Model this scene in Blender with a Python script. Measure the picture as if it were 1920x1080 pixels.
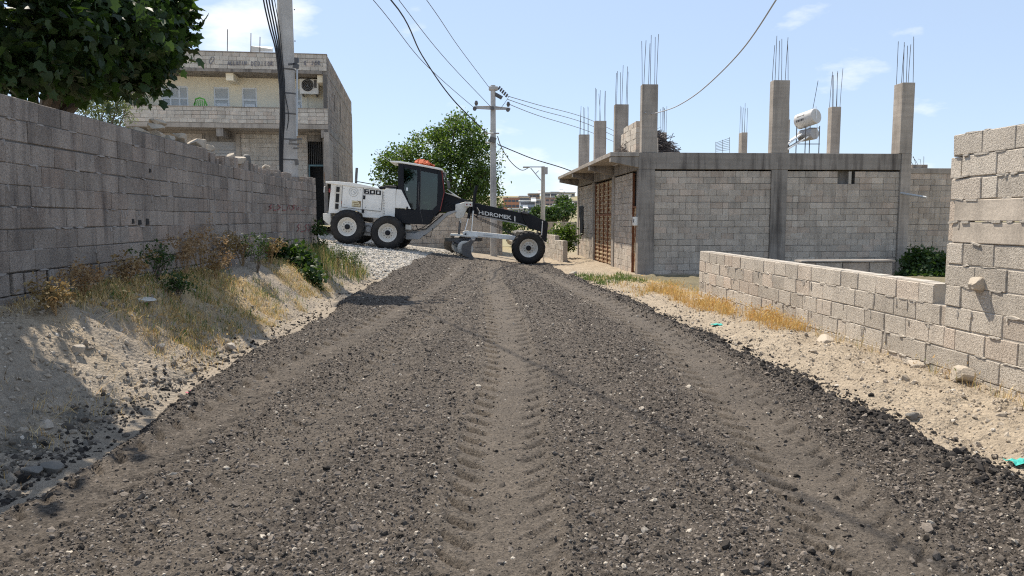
import bpy, bmesh, math, random
import numpy as np
from mathutils import Vector, Matrix, noise as mnoise

# ------------------------------------------------------------------ camera, sky, sun, exposure
scene = bpy.context.scene
for o in list(bpy.data.objects):
    bpy.data.objects.remove(o)
col = scene.collection
FOC, CW, CH = 1400.0, 1920.0, 1080.0
PITCH = math.atan(130 / FOC)          # looking slightly down
YAW = math.atan(80 / FOC)             # looking slightly to the right of the road
CAMZ = 1.5
cam_d = bpy.data.cameras.new("camera")
cam_d.sensor_width = 36.0
cam_d.lens = FOC / CW * 36.0
cam_d.clip_start = 0.05
cam_d.clip_end = 5000.0
cam = bpy.data.objects.new("camera", cam_d)
cam.location = (0, 0, CAMZ)
cam.rotation_euler = (math.radians(90) - PITCH, 0, -YAW)
col.objects.link(cam)
scene.camera = cam
CAMR = cam.rotation_euler.to_matrix()

SUN_EL = math.radians(57.0)
SUN_AZ = math.radians(31.0)           # to the left of the road direction
world = bpy.data.worlds.new("World")
scene.world = world
world.use_nodes = True
wn, wl = world.node_tree.nodes, world.node_tree.links
wn.clear()
w_out = wn.new("ShaderNodeOutputWorld")
w_bg = wn.new("ShaderNodeBackground")
w_sky = wn.new("ShaderNodeTexSky")
w_sky.sky_type = 'NISHITA'
w_sky.sun_disc = False
w_sky.sun_elevation = SUN_EL
w_sky.sun_rotation = -SUN_AZ
w_sky.altitude = 500
w_sky.air_density = 0.9
w_sky.dust_density = 0.6
w_sky.ozone_density = 1.6
w_bg.inputs["Strength"].default_value = 0.105
# thin fair-weather clouds all over the sky, as real sky content
w_tc = wn.new("ShaderNodeTexCoord")
w_map = wn.new("ShaderNodeMapping")
w_map.inputs["Scale"].default_value = (1.0, 1.0, 2.6)
w_map.inputs["Location"].default_value = (-0.79422, -1.860705, 2.523172)
w_n = wn.new("ShaderNodeTexNoise")
w_n.inputs["Scale"].default_value = 4.2
w_n.inputs["Detail"].default_value = 9.0
w_n.inputs["Roughness"].default_value = 0.56
w_r = wn.new("ShaderNodeValToRGB")
w_r.color_ramp.elements[0].position = 0.58
w_r.color_ramp.elements[0].color = (0, 0, 0, 1)
w_r.color_ramp.elements[1].position = 0.72
w_r.color_ramp.elements[1].color = (1, 1, 1, 1)
w_mix = wn.new("ShaderNodeMixRGB")
w_mix.inputs[2].default_value = (7.4, 7.5, 7.6, 1)
w_mul = wn.new("ShaderNodeMath"); w_mul.operation = 'MULTIPLY'; w_mul.inputs[1].default_value = 0.85
wl.new(w_tc.outputs["Generated"], w_map.inputs["Vector"])
wl.new(w_map.outputs["Vector"], w_n.inputs["Vector"])
wl.new(w_n.outputs["Fac"], w_r.inputs["Fac"])
wl.new(w_r.outputs["Color"], w_mul.inputs[0])
wl.new(w_mul.outputs[0], w_mix.inputs[0])
w_haze = wn.new("ShaderNodeMixRGB")          # even summer haze over the whole sky
w_haze.inputs[0].default_value = 0.6
w_haze.inputs[2].default_value = (3.9, 4.8, 6.2, 1)
wl.new(w_sky.outputs["Color"], w_haze.inputs[1])
wl.new(w_haze.outputs[0], w_mix.inputs[1])
wl.new(w_mix.outputs[0], w_bg.inputs["Color"])
wl.new(w_bg.outputs[0], w_out.inputs["Surface"])

sun_d = bpy.data.lights.new("sun", 'SUN')
sun_d.energy = 4.4
sun_d.angle = math.radians(0.55)
sun_d.color = (1.0, 0.915, 0.79)
sun = bpy.data.objects.new("sun", sun_d)
SUN_DIR = Vector((-math.sin(SUN_AZ) * math.cos(SUN_EL), math.cos(SUN_AZ) * math.cos(SUN_EL), math.sin(SUN_EL)))
sun.rotation_euler = SUN_DIR.to_track_quat('Z', 'Y').to_euler()
sun.location = SUN_DIR * 60
col.objects.link(sun)

scene.view_settings.view_transform = 'Standard'
scene.view_settings.look = 'None'
scene.view_settings.gamma = 1.0
scene.view_settings.use_curve_mapping = False
scene.view_settings.exposure = 0.66
scene.render.engine = 'CYCLES'
scene.cycles.max_bounces = 6
scene.cycles.diffuse_bounces = 3
scene.cycles.glossy_bounces = 3
scene.cycles.transmission_bounces = 4
scene.cycles.transparent_max_bounces = 6
scene.cycles.use_denoising = False
scene.cycles.filter_width = 1.15
scene.cycles.sample_clamp_indirect = 6.0

# ------------------------------------------------------------------ helpers
rng = random.Random(7)
nrng = np.random.default_rng(11)

def ray(u, v):
    return CAMR @ Vector(((u - CW / 2) / FOC, -(v - CH / 2) / FOC, -1.0))

def at(u, v, Y):
    """the point on the plane y = Y that the photograph shows at pixel (u, v)"""
    d = ray(u, v)
    return Vector((0, 0, CAMZ)) + d * (Y / d.y)

def atx(u, v, X):
    d = ray(u, v)
    return Vector((0, 0, CAMZ)) + d * (X / d.x)

def tag(o, label=None, cat=None, group=None, kind=None):
    if label: o["label"] = label
    if cat: o["category"] = cat
    if group: o["group"] = group
    if kind: o["kind"] = kind
    return o

def root(name, loc, label, cat, group=None):
    o = bpy.data.objects.new(name, None)
    o.location = loc
    o.empty_display_size = 0.2
    col.objects.link(o)
    return tag(o, label, cat, group, "thing")

def wloc(o):
    v = Vector((0, 0, 0))
    while o is not None:
        v += o.location
        o = o.parent
    return v

def link(name, me, parent=None, loc=None):
    o = bpy.data.objects.new(name, me)
    col.objects.link(o)
    if parent is not None: o.parent = parent
    if loc is not None: o.location = loc
    return o

class MB:
    """collects shapes in world coordinates, builds ONE mesh object"""
    def __init__(s):
        s.v = []; s.f = []
    def add(s, vs, fs):
        b = len(s.v)
        s.v.extend([tuple(p) for p in vs])
        s.f.extend([tuple(i + b for i in f) for f in fs])
        return s
    def box(s, x0, x1, y0, y1, z0, z1):
        return s.add([(x0,y0,z0),(x1,y0,z0),(x1,y1,z0),(x0,y1,z0),(x0,y0,z1),(x1,y0,z1),(x1,y1,z1),(x0,y1,z1)],
                     [(0,3,2,1),(4,5,6,7),(0,1,5,4),(1,2,6,5),(2,3,7,6),(3,0,4,7)])
    def obox(s, c, size, mat3=None):
        h = Vector(size) / 2
        m = mat3 or Matrix.Identity(3)
        vs = []
        for z in (-1, 1):
            for (x, y) in ((-1,-1),(1,-1),(1,1),(-1,1)):
                vs.append(Vector(c) + m @ Vector((x*h.x, y*h.y, z*h.z)))
        return s.add(vs, [(0,3,2,1),(4,5,6,7),(0,1,5,4),(1,2,6,5),(2,3,7,6),(3,0,4,7)])
    def prism(s, poly, y0, y1):
        """poly: list of (x, z) or Vector; extruded from y0 to y1 (a function of nothing else)"""
        n = len(poly)
        vs = [(p[0], y0, p[1]) for p in poly] + [(p[0], y1, p[1]) for p in poly]
        fs = [tuple(range(n)), tuple(reversed(range(n, 2*n)))]
        for i in range(n):
            j = (i + 1) % n
            fs.append((j, i, i + n, j + n))
        return s.add(vs, fs)
    def loft(s, a, b):
        """two polygons with the same number of corners, closed"""
        n = len(a)
        fs = [tuple(reversed(range(n))), tuple(range(n, 2*n))]
        for i in range(n):
            j = (i + 1) % n
            fs.append((i, j, j + n, i + n))
        return s.add(list(a) + list(b), fs)
    def tube(s, pts, r, n=8, caps=True):
        pts = [Vector(p) for p in pts]
        m = len(pts)
        rs = r if isinstance(r, (list, tuple)) else [r] * m
        vs = []
        for i, p in enumerate(pts):
            d = (pts[min(i+1, m-1)] - pts[max(i-1, 0)]).normalized()
            up = Vector((0,0,1)) if abs(d.z) < 0.9 else Vector((1,0,0))
            a = d.cross(up).normalized(); b = a.cross(d).normalized()
            for k in range(n):
                t = 2*math.pi*k/n
                vs.append(p + (a*math.cos(t) + b*math.sin(t)) * rs[i])
        fs = []
        for i in range(m-1):
            for k in range(n):
                k2 = (k+1) % n
                fs.append((i*n+k, i*n+k2, (i+1)*n+k2, (i+1)*n+k))
        if caps:
            fs.append(tuple(reversed(range(n)))); fs.append(tuple((m-1)*n+k for k in range(n)))
        return s.add(vs, fs)
    def lathe(s, prof, c, n=32, axis='y'):
        """prof: (radius, height along axis) closed or open list"""
        m = len(prof); vs = []
        for (r, h) in prof:
            for k in range(n):
                t = 2*math.pi*k/n
                if axis == 'y': vs.append((c[0]+r*math.cos(t), c[1]+h, c[2]+r*math.sin(t)))
                else: vs.append((c[0]+r*math.cos(t), c[1]+r*math.sin(t), c[2]+h))
        fs = []
        for i in range(m-1):
            for k in range(n):
                k2 = (k+1) % n
                fs.append((i*n+k, i*n+k2, (i+1)*n+k2, (i+1)*n+k))
        return s.add(vs, fs)
    def build(s, name, mat, parent=None, smooth=False, bevel=0.0, label=None, recalc=True):
        me = bpy.data.meshes.new(name)
        off = wloc(parent) if parent is not None else Vector((0,0,0))
        if parent is None and s.v:
            a = np.array(s.v); off = Vector(((a[:,0].min()+a[:,0].max())/2, (a[:,1].min()+a[:,1].max())/2, a[:,2].min()))
        me.from_pydata([(p[0]-off.x, p[1]-off.y, p[2]-off.z) for p in s.v], [], s.f)
        if recalc:
            bm = bmesh.new(); bm.from_mesh(me)
            bmesh.ops.recalc_face_normals(bm, faces=bm.faces)
            bm.to_mesh(me); bm.free()
        if mat is not None: me.materials.append(mat)
        o = link(name, me, parent)
        if parent is None: o.location = off
        if smooth:
            me.shade_smooth()
            try: me.set_sharp_from_angle(angle=math.radians(40))
            except Exception: pass
        if bevel > 0:
            md = o.modifiers.new("bevel", 'BEVEL')
            md.width = bevel; md.segments = 2; md.limit_method = 'ANGLE'; md.angle_limit = math.radians(35)
        if label: o["label"] = label
        return o

# ---- value noise in numpy
def _hash(ix, iy, seed):
    h = (ix.astype(np.int64) * 374761393 + iy.astype(np.int64) * 668265263 + seed * 974711) & 0xFFFFFFFF
    h = ((h ^ (h >> 13)) * 1274126177) & 0xFFFFFFFF
    return ((h ^ (h >> 16)) & 0xFFFFFF) / float(0xFFFFFF)

def vnoise(x, y, seed=0):
    ix = np.floor(x); iy = np.floor(y); fx = x - ix; fy = y - iy
    fx = fx*fx*(3-2*fx); fy = fy*fy*(3-2*fy)
    a = _hash(ix, iy, seed); b = _hash(ix+1, iy, seed); c = _hash(ix, iy+1, seed); d = _hash(ix+1, iy+1, seed)
    return (a*(1-fx)+b*fx)*(1-fy) + (c*(1-fx)+d*fx)*fy

def fbm(x, y, seed=0, octs=4, gain=0.5):
    t = 0; amp = 1; tot = 0
    for k in range(octs):
        t = t + amp*vnoise(x*2**k, y*2**k, seed+k*17); tot += amp; amp *= gain
    return t/tot

def cells(x, y, seed=0):
    """distance to the nearest jittered grid point: pebbly bumps, plus an id value"""
    ix = np.floor(x); iy = np.floor(y)
    best = np.full(x.shape, 9.0); idv = np.zeros(x.shape)
    for dx in (-1, 0, 1):
        for dy in (-1, 0, 1):
            gx, gy = ix+dx, iy+dy
            px = gx + _hash(gx, gy, seed); py = gy + _hash(gx, gy, seed+5)
            d = np.hypot(px-x, py-y)
            m = d < best
            best = np.where(m, d, best); idv = np.where(m, _hash(gx, gy, seed+9), idv)
    return best, idv

def sstep(a, b, x):
    t = np.clip((x-a)/(b-a), 0, 1)
    return t*t*(3-2*t)

# ------------------------------------------------------------------ materials
def srgb(r, g, b):
    f = lambda c: ((c/255)/12.92 if c/255 <= 0.04045 else (((c/255)+0.055)/1.055)**2.4)
    return (f(r), f(g), f(b))

class NT:
    def __init__(s, name):
        s.m = bpy.data.materials.new(name); s.m.use_nodes = True
        s.t = s.m.node_tree; s.n = s.t.nodes; s.l = s.t.links
        s.b = s.n["Principled BSDF"]
        s.out = s.n["Material Output"]
    def new(s, k): return s.n.new(k)
    def lk(s, a, b): s.l.new(a, b)
    def pos(s, scale=(1,1,1)):
        g = s.new("ShaderNodeNewGeometry"); m = s.new("ShaderNodeMapping")
        m.inputs["Scale"].default_value = scale
        s.lk(g.outputs["Position"], m.inputs["Vector"])
        return m.outputs["Vector"]
    def obj(s, scale=(1,1,1)):
        g = s.new("ShaderNodeTexCoord"); m = s.new("ShaderNodeMapping")
        m.inputs["Scale"].default_value = scale
        s.lk(g.outputs["Object"], m.inputs["Vector"])
        return m.outputs["Vector"]
    def noise(s, vec, scale, detail=4, rough=0.55):
        n = s.new("ShaderNodeTexNoise")
        n.inputs["Scale"].default_value = scale; n.inputs["Detail"].default_value = detail
        n.inputs["Roughness"].default_value = rough
        s.lk(vec, n.inputs["Vector"])
        return n.outputs["Fac"]
    def ramp(s, fac, p0, p1, c0=(0,0,0), c1=(1,1,1)):
        r = s.new("ShaderNodeValToRGB")
        r.color_ramp.elements[0].position = p0; r.color_ramp.elements[0].color = (*c0, 1)
        r.color_ramp.elements[1].position = p1; r.color_ramp.elements[1].color = (*c1, 1)
        s.lk(fac, r.inputs["Fac"])
        return r.outputs["Color"]
    def mix(s, fac, a, b, mode='MIX'):
        x = s.new("ShaderNodeMixRGB"); x.blend_type = mode
        for i, q in ((0, fac), (1, a), (2, b)):
            if isinstance(q, (int, float)): x.inputs[i].default_value = q
            elif isinstance(q, tuple): x.inputs[i].default_value = (*q[:3], 1)
            else: s.lk(q, x.inputs[i])
        return x.outputs[0]
    def math(s, op, a, b=0.0):
        x = s.new("ShaderNodeMath"); x.operation = op
        for i, q in ((0, a), (1, b)):
            if isinstance(q, (int, float)): x.inputs[i].default_value = q
            else: s.lk(q, x.inputs[i])
        return x.outputs[0]
    def rnd(s):
        """one random value for each object and each loose piece of a mesh"""
        a = s.new("ShaderNodeObjectInfo").outputs["Random"]
        b = s.new("ShaderNodeNewGeometry").outputs["Random Per Island"]
        return s.math('FRACT', s.math('ADD', a, b))
    def bump(s, h, strength, dist=0.01):
        b = s.new("ShaderNodeBump")
        b.inputs["Strength"].default_value = strength; b.inputs["Distance"].default_value = dist
        s.lk(h, b.inputs["Height"]); s.lk(b.outputs["Normal"], s.b.inputs["Normal"])
    def fin(s, colr, rough=0.8, metal=0.0, spec=None):
        if isinstance(colr, tuple): s.b.inputs["Base Color"].default_value = (*colr[:3], 1)
        else: s.lk(colr, s.b.inputs["Base Color"])
        if isinstance(rough, (int, float)): s.b.inputs["Roughness"].default_value = rough
        else: s.lk(rough, s.b.inputs["Roughness"])
        s.b.inputs["Metallic"].default_value = metal
        if spec is not None: s.b.inputs["Specular IOR Level"].default_value = spec
        return s.m

def simple(name, c, rough=0.7, metal=0.0, var=0.25, scale=3.0, fine=40.0, bump=0.15, dirt=None, dirt_amt=0.5):
    """plain material with large and fine variation, wear and a little relief"""
    t = NT(name); p = t.pos()
    n1 = t.noise(p, scale, 5); n2 = t.noise(p, fine, 4)
    k = t.math('ADD', t.math('MULTIPLY', t.math('SUBTRACT', n1, 0.5), var*2), t.math('MULTIPLY', t.math('SUBTRACT', n2, 0.5), var))
    br = t.math('ADD', 1.0, k)
    cc = t.mix(1.0, c, t.mix(1.0, (1,1,1), br, 'MULTIPLY'), 'MULTIPLY')
    if dirt:
        d = t.ramp(t.noise(p, scale*1.7, 8, 0.7), 0.5, 0.72)
        cc = t.mix(t.math('MULTIPLY', d, dirt_amt), cc, dirt)
    if bump: t.bump(n2, bump, 0.01)
    return t.fin(cc, rough, metal)

def block_mat(name, c, tint=(1.04, 0.98, 0.95), var=0.16, stain=0.45, streak=0.35, grain=0.5, dark=(0.30, 0.29, 0.29)):
    t = NT(name); p = t.pos(); r = t.rnd()
    br = t.math('ADD', 1.0 - var, t.math('MULTIPLY', r, var*2))
    cc = t.mix(1.0, c, t.mix(1.0, (1,1,1), br, 'MULTIPLY'), 'MULTIPLY')
    r2 = t.math('FRACT', t.math('MULTIPLY', r, 7.31))
    cc = t.mix(t.ramp(r2, 0.6, 0.95), cc, t.mix(1.0, cc, tint, 'MULTIPLY'))
    fine = t.noise(p, 38, 7, 0.72); coarse = t.noise(p, 88, 3, 0.62)
    cc = t.mix(0.55, cc, t.mix(1.0, cc, t.ramp(fine, 0.25, 0.75, (0.45,0.45,0.45), (1.5,1.5,1.5)), 'MULTIPLY'))
    pits = t.ramp(coarse, 0.36, 0.47, (0.28,0.26,0.24), (1,1,1))
    cc = t.mix(grain, cc, t.mix(1.0, cc, pits, 'MULTIPLY'))
    st = t.ramp(t.noise(p, 1.3, 6, 0.62), 0.42, 0.75)
    cc = t.mix(t.math('MULTIPLY', st, stain), cc, t.mix(1.0, cc, dark, 'MULTIPLY'))
    sp = t.pos((5.5, 5.5, 0.55))
    sk = t.ramp(t.noise(sp, 1.0, 6, 0.6), 0.50, 0.70)
    cc = t.mix(t.math('MULTIPLY', sk, streak), cc, t.mix(1.0, cc, (0.36,0.36,0.38), 'MULTIPLY'))
    h = t.math('ADD', t.math('MULTIPLY', fine, 0.6), t.math('MULTIPLY', coarse, 0.6))
    t.bump(h, 1.0, 0.02)
    return t.fin(cc, 0.93, 0, 0.2)

def leaf_mat(name, c, c2, trans=0.35, rough=0.55, through=(1.9, 2.0, 0.9)):
    t = NT(name); r = t.rnd(); p = t.pos()
    cc = t.mix(r, c, c2)
    cc = t.mix(t.ramp(t.noise(p, 1.2, 3), 0.4, 0.65), cc, t.mix(1.0, cc, (0.72, 0.78, 0.6), 'MULTIPLY'))
    t.fin(cc, rough, 0, 0.35)
    tr = t.new("ShaderNodeBsdfTranslucent")
    t.lk(t.mix(1.0, cc, through, 'MULTIPLY'), tr.inputs["Color"])
    ms = t.new("ShaderNodeMixShader"); ms.inputs[0].default_value = trans
    t.lk(t.b.outputs[0], ms.inputs[1]); t.lk(tr.outputs[0], ms.inputs[2])
    t.lk(ms.outputs[0], t.out.inputs["Surface"])
    return t.m

def vcol_mat(name, rough=0.9, var=0.35, scale=30.0, trans=0.0):
    """colour from the mesh's own colour attribute (one colour for each blade)"""
    t = NT(name)
    a = t.new("ShaderNodeVertexColor"); a.layer_name = "Col"
    n = t.noise(t.pos(), scale, 4)
    cc = t.mix(1.0, a.outputs["Color"], t.ramp(n, 0.2, 0.8, (1-var,)*3, (1+var,)*3), 'MULTIPLY')
    t.fin(cc, rough, 0, 0.2)
    if trans:
        tr = t.new("ShaderNodeBsdfTranslucent"); t.lk(cc, tr.inputs["Color"])
        ms = t.new("ShaderNodeMixShader"); ms.inputs[0].default_value = trans
        t.lk(t.b.outputs[0], ms.inputs[1]); t.lk(tr.outputs[0], ms.inputs[2])
        t.lk(ms.outputs[0], t.out.inputs["Surface"])
    return t.m

def concrete_mat(name, c, streak=0.5, board=0.25):
    t = NT(name); p = t.pos()
    fine = t.noise(p, 45, 6, 0.7); big = t.noise(p, 1.1, 6, 0.6)
    cc = t.mix(1.0, c, t.ramp(big, 0.25, 0.75, (0.68,0.67,0.66), (1.22,1.2,1.18)), 'MULTIPLY')
    cc = t.mix(0.6, cc, t.mix(1.0, cc, t.ramp(fine, 0.25, 0.75, (0.6,0.6,0.6), (1.35,1.35,1.35)), 'MULTIPLY'))
    sk = t.ramp(t.noise(t.pos((4.5, 4.5, 0.35)), 1.0, 6, 0.62), 0.48, 0.68)
    cc = t.mix(t.math('MULTIPLY', sk, streak), cc, t.mix(1.0, cc, (0.32,0.31,0.32), 'MULTIPLY'))
    wv = t.noise(t.pos((0.3, 0.3, 9.0)), 1.0, 2, 0.5)
    cc = t.mix(board, cc, t.mix(1.0, cc, t.ramp(wv, 0.4, 0.6, (0.75,0.75,0.75), (1.15,1.15,1.15)), 'MULTIPLY'))
    t.bump(t.math('ADD', fine, wv), 0.35, 0.01)
    return t.fin(cc, 0.92, 0, 0.2)

def rust_mat(name, paint, amt=0.5):
    t = NT(name); p = t.pos()
    n = t.noise(p, 5.0, 8, 0.68); n2 = t.noise(p, 38, 5, 0.7)
    ru = t.mix(n2, (0.055, 0.018, 0.009), (0.30, 0.105, 0.035))
    f = t.ramp(n, amt-0.06, amt+0.08)
    cc = t.mix(f, ru, paint)
    t.bump(n2, 0.4, 0.006)
    return t.fin(cc, 0.8, 0.0)

def paint_mat(name, c, rough=0.35, dust=(0.42,0.36,0.28), dust_amt=0.35, coat=0.0):
    t = NT(name); p = t.pos()
    n = t.noise(p, 2.2, 7, 0.65); n2 = t.noise(p, 26, 5, 0.7)
    d = t.ramp(t.math('ADD', t.math('MULTIPLY', n, 0.7), t.math('MULTIPLY', n2, 0.3)), 0.42, 0.72)
    cc = t.mix(t.math('MULTIPLY', d, dust_amt), c, dust)
    ro = t.math('ADD', rough, t.math('MULTIPLY', d, 0.35))
    t.bump(n2, 0.06, 0.004)
    m = t.fin(cc, ro, 0, 0.25 if max(c) < 0.05 else 0.5)
    t.b.inputs["Coat Weight"].default_value = coat
    return m

MAT = {}
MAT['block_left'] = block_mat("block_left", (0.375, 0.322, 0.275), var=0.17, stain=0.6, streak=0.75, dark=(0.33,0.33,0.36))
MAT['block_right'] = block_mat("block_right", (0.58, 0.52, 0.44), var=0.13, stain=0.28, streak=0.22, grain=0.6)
MAT['block_bld'] = block_mat("block_bld", (0.56, 0.49, 0.41), var=0.13, stain=0.5, streak=0.4)
MAT['block_house'] = block_mat("block_house", (0.60, 0.545, 0.47), var=0.12, stain=0.35, streak=0.35)
MAT['block_far'] = block_mat("block_far", (0.42, 0.37, 0.31), var=0.13, stain=0.35, streak=0.3)
MAT['mortar'] = simple("mortar", (0.115, 0.105, 0.095), 0.95, var=0.3, bump=0.6)
MAT['mortar_pale'] = simple("mortar_pale", (0.44, 0.395, 0.335), 0.95, var=0.3, bump=0.7)
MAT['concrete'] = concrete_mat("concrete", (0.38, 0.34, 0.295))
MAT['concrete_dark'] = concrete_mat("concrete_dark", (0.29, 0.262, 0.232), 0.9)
MAT['concrete_pale'] = concrete_mat("concrete_pale", (0.50, 0.485, 0.46), 0.3, 0.1)
MAT['band'] = concrete_mat('cast_band', (0.52, 0.46, 0.385), 0.35, 0.2)
MAT['plaster'] = simple("plaster", (0.91, 0.82, 0.64), 0.9, var=0.06, scale=1.2, bump=0.05, dirt=(0.5,0.43,0.33), dirt_amt=0.25)
MAT['white'] = paint_mat("white_paint", (0.80, 0.79, 0.75), 0.35, dust_amt=0.42)
MAT['white_dirty'] = paint_mat("white_paint_dirty", (0.70, 0.68, 0.62), 0.45, dust_amt=0.75)
MAT['tank'] = paint_mat('weathered_tank', (0.52, 0.51, 0.49), 0.5, dust_amt=0.5)
MAT['black'] = paint_mat("black_paint", (0.006, 0.007, 0.011), 0.34, dust=(0.14,0.13,0.115), dust_amt=0.05)
MAT['rubber'] = paint_mat("tyre_rubber", (0.017, 0.017, 0.018), 0.75, dust=(0.17,0.15,0.125), dust_amt=0.30)
MAT['grey_steel'] = paint_mat("grey_steel", (0.36, 0.36, 0.36), 0.45, dust_amt=0.5)
MAT['dark_steel'] = paint_mat("dark_steel", (0.07, 0.07, 0.075), 0.5, dust=(0.3,0.26,0.2), dust_amt=0.55)
MAT['chrome'] = simple("cylinder_rod", (0.7, 0.7, 0.7), 0.25, 0.9, var=0.05, bump=0)
MAT['red'] = simple("red_trim", (0.20, 0.025, 0.02), 0.5, var=0.2)
MAT['orange'] = simple("orange_cloth", (0.48, 0.095, 0.03), 0.85, var=0.4, scale=9, bump=0.4)
MAT['rust'] = rust_mat("rusty_gate", (0.50, 0.39, 0.24), 0.475)
MAT['rust_dark'] = rust_mat("rusty_frame", (0.30, 0.22, 0.15), 0.62)
MAT['rebar'] = simple("rebar_steel", (0.12, 0.10, 0.09), 0.7, 0.4, var=0.4, fine=80)
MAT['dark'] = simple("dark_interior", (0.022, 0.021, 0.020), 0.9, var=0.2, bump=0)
MAT['cable'] = simple("black_cable", (0.018, 0.018, 0.020), 0.5, var=0.1, bump=0)
MAT['wire'] = simple("grey_wire", (0.16, 0.16, 0.165), 0.5, 0.3, var=0.1, bump=0)
MAT['wire_pale'] = simple("pale_wire", (0.45, 0.45, 0.45), 0.5, 0.1, var=0.1, bump=0)
MAT['galv'] = simple("galvanised_steel", (0.42, 0.43, 0.44), 0.45, 0.6, var=0.2, bump=0.05)
MAT['pvc'] = simple("white_pvc", (0.78, 0.79, 0.79), 0.4, var=0.05, bump=0)
MAT['pipe_grey'] = simple("grey_pipe", (0.45, 0.46, 0.46), 0.45, var=0.1, bump=0)
MAT['green_plastic'] = simple("green_plastic", (0.10, 0.42, 0.045), 0.4, var=0.1, bump=0)
MAT['teal'] = simple("teal_litter", (0.05, 0.42, 0.36), 0.5, var=0.2)
MAT['pink'] = simple("pink_litter", (0.55, 0.10, 0.16), 0.5, var=0.2)
MAT['stone'] = simple("limestone", (0.42, 0.36, 0.285), 0.92, var=0.3, scale=6, fine=45, bump=0.7)
MAT['stone_grey'] = simple("grey_stone", (0.16, 0.15, 0.135), 0.92, var=0.35, scale=6, fine=45, bump=0.7)
MAT['soil_lump'] = simple("soil_lump", (0.40, 0.35, 0.29), 0.95, var=0.3, scale=8, fine=50, bump=0.7)
MAT['bark'] = simple("bark", (0.13, 0.105, 0.08), 0.9, var=0.4, fine=30, bump=0.6)
MAT['twig'] = simple("dry_twig", (0.10, 0.085, 0.08), 0.9, var=0.5, fine=20, bump=0.2)
MAT['cloth_dark'] = simple("dark_cloth", (0.035, 0.036, 0.035), 0.9, var=0.3, scale=6, bump=0.3)
MAT['fig'] = leaf_mat("fig_leaf", (0.016, 0.034, 0.012), (0.046, 0.080, 0.022), 0.28)
MAT['tree'] = leaf_mat("tree_leaf", (0.045, 0.085, 0.022), (0.12, 0.17, 0.045), 0.35)
MAT['bush'] = leaf_mat("bush_leaf", (0.022, 0.050, 0.015), (0.058, 0.096, 0.026), 0.28)
MAT['olive'] = leaf_mat("olive_leaf", (0.10, 0.12, 0.075), (0.18, 0.20, 0.13), 0.3)
MAT['blade'] = vcol_mat("grass_blade", 0.8, 0.25, 20, 0.30)
def glass_mat(name, c, rough=0.05):
    t = NT(name)
    n = t.noise(t.pos(), 3.0, 4)
    m = t.fin(t.mix(n, tuple(x*0.7 for x in c), c), rough, 0)
    t.b.inputs["Specular IOR Level"].default_value = 0.4
    return m
MAT['glass'] = glass_mat("window_glass", (0.60, 0.61, 0.60), 0.35)
def cab_glass():
    t = NT("cab_glass")
    t.fin((0.62, 0.72, 0.70), 0.03, 0)
    tr = t.new("ShaderNodeBsdfTransparent"); tr.inputs["Color"].default_value = (0.34, 0.41, 0.40, 1)
    gl = t.new("ShaderNodeBsdfGlossy"); gl.inputs["Roughness"].default_value = 0.03
    gl.inputs["Color"].default_value = (0.9, 0.95, 0.95, 1)
    ms = t.new("ShaderNodeMixShader"); ms.inputs[0].default_value = 0.06
    t.lk(tr.outputs[0], ms.inputs[1]); t.lk(gl.outputs[0], ms.inputs[2])
    t.lk(ms.outputs[0], t.out.inputs["Surface"])
    return t.m
MAT['cab_glass'] = cab_glass()

def text_mesh(s, size, bold=0.0, xs=1.0, extrude=0.0):
    cu = bpy.data.curves.new("lettering", 'FONT')
    cu.body = s; cu.size = size; cu.offset = bold; cu.extrude = extrude; cu.align_x = 'LEFT'; cu.resolution_u = 3
    o = bpy.data.objects.new("lettering", cu); col.objects.link(o)
    dg = bpy.context.evaluated_depsgraph_get(); dg.update()
    me = bpy.data.meshes.new_from_object(o.evaluated_get(dg))
    bpy.data.objects.remove(o); bpy.data.curves.remove(cu)
    return me
def lettering(name, s, p0, p1, height, mat, parent, bold=0.0):
    """text laid on a wall facing -y, its baseline from p0 to p1 (world points), scaled to that length"""
    me = text_mesh(s, 1.0, bold)
    a = np.array([v.co[:] for v in me.vertices])
    x0, x1 = a[:,0].min(), a[:,0].max(); y0, y1 = a[:,1].min(), a[:,1].max()
    p0 = Vector(p0); p1 = Vector(p1); ax = p1 - p0
    off = wloc(parent)
    for v in me.vertices:
        q = p0 + ax * ((v.co.x - x0)/(x1-x0)) + Vector((0, 0, height*(v.co.y-y0)/(y1-y0)))
        v.co = q - off
    me.materials.clear(); me.materials.append(mat)
    return link(name, me, parent)
# ------------------------------------------------------------------ terrain
WALLX = -4.15        # road face of the wall on the left
RWALLX = 4.54        # road face of the walls on the right

def ground_base(x, y):
    zr = -0.012 * np.maximum(y - 8.0, 0.0)
    wb = sstep(2.45, 3.8, -x)
    mound = 0.55 + 0.45 * fbm(x*0.9+3, y*0.55, 31, 3)
    near = zr + 0.72 * (wb * (0.55 + 0.45*wb)) * (0.78 + 0.34*mound) * np.where(x < -3.9, 1.0, 1.0)
    near = near + 0.42 * sstep(4.25, 4.5, -x)
    near = near + 0.05 * sstep(3.1, 3.9, x) * fbm(x*1.7, y*1.1, 77, 3)
    cx = np.clip(x, -24, 400)
    cross = -0.29 + np.where(cx < 2.3, (2.3 - cx) * 0.117, (2.3 - cx) * 0.004)
    w = sstep(17.0, 26.5, y)
    z = near * (1 - w) + cross * w
    far = sstep(45, 120, y)
    z = z - 5.0 * far + 17.0 * sstep(140, 345, y) * (0.9 + 0.2*fbm(x*0.01, y*0.01, 4, 3))
    return z

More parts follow.
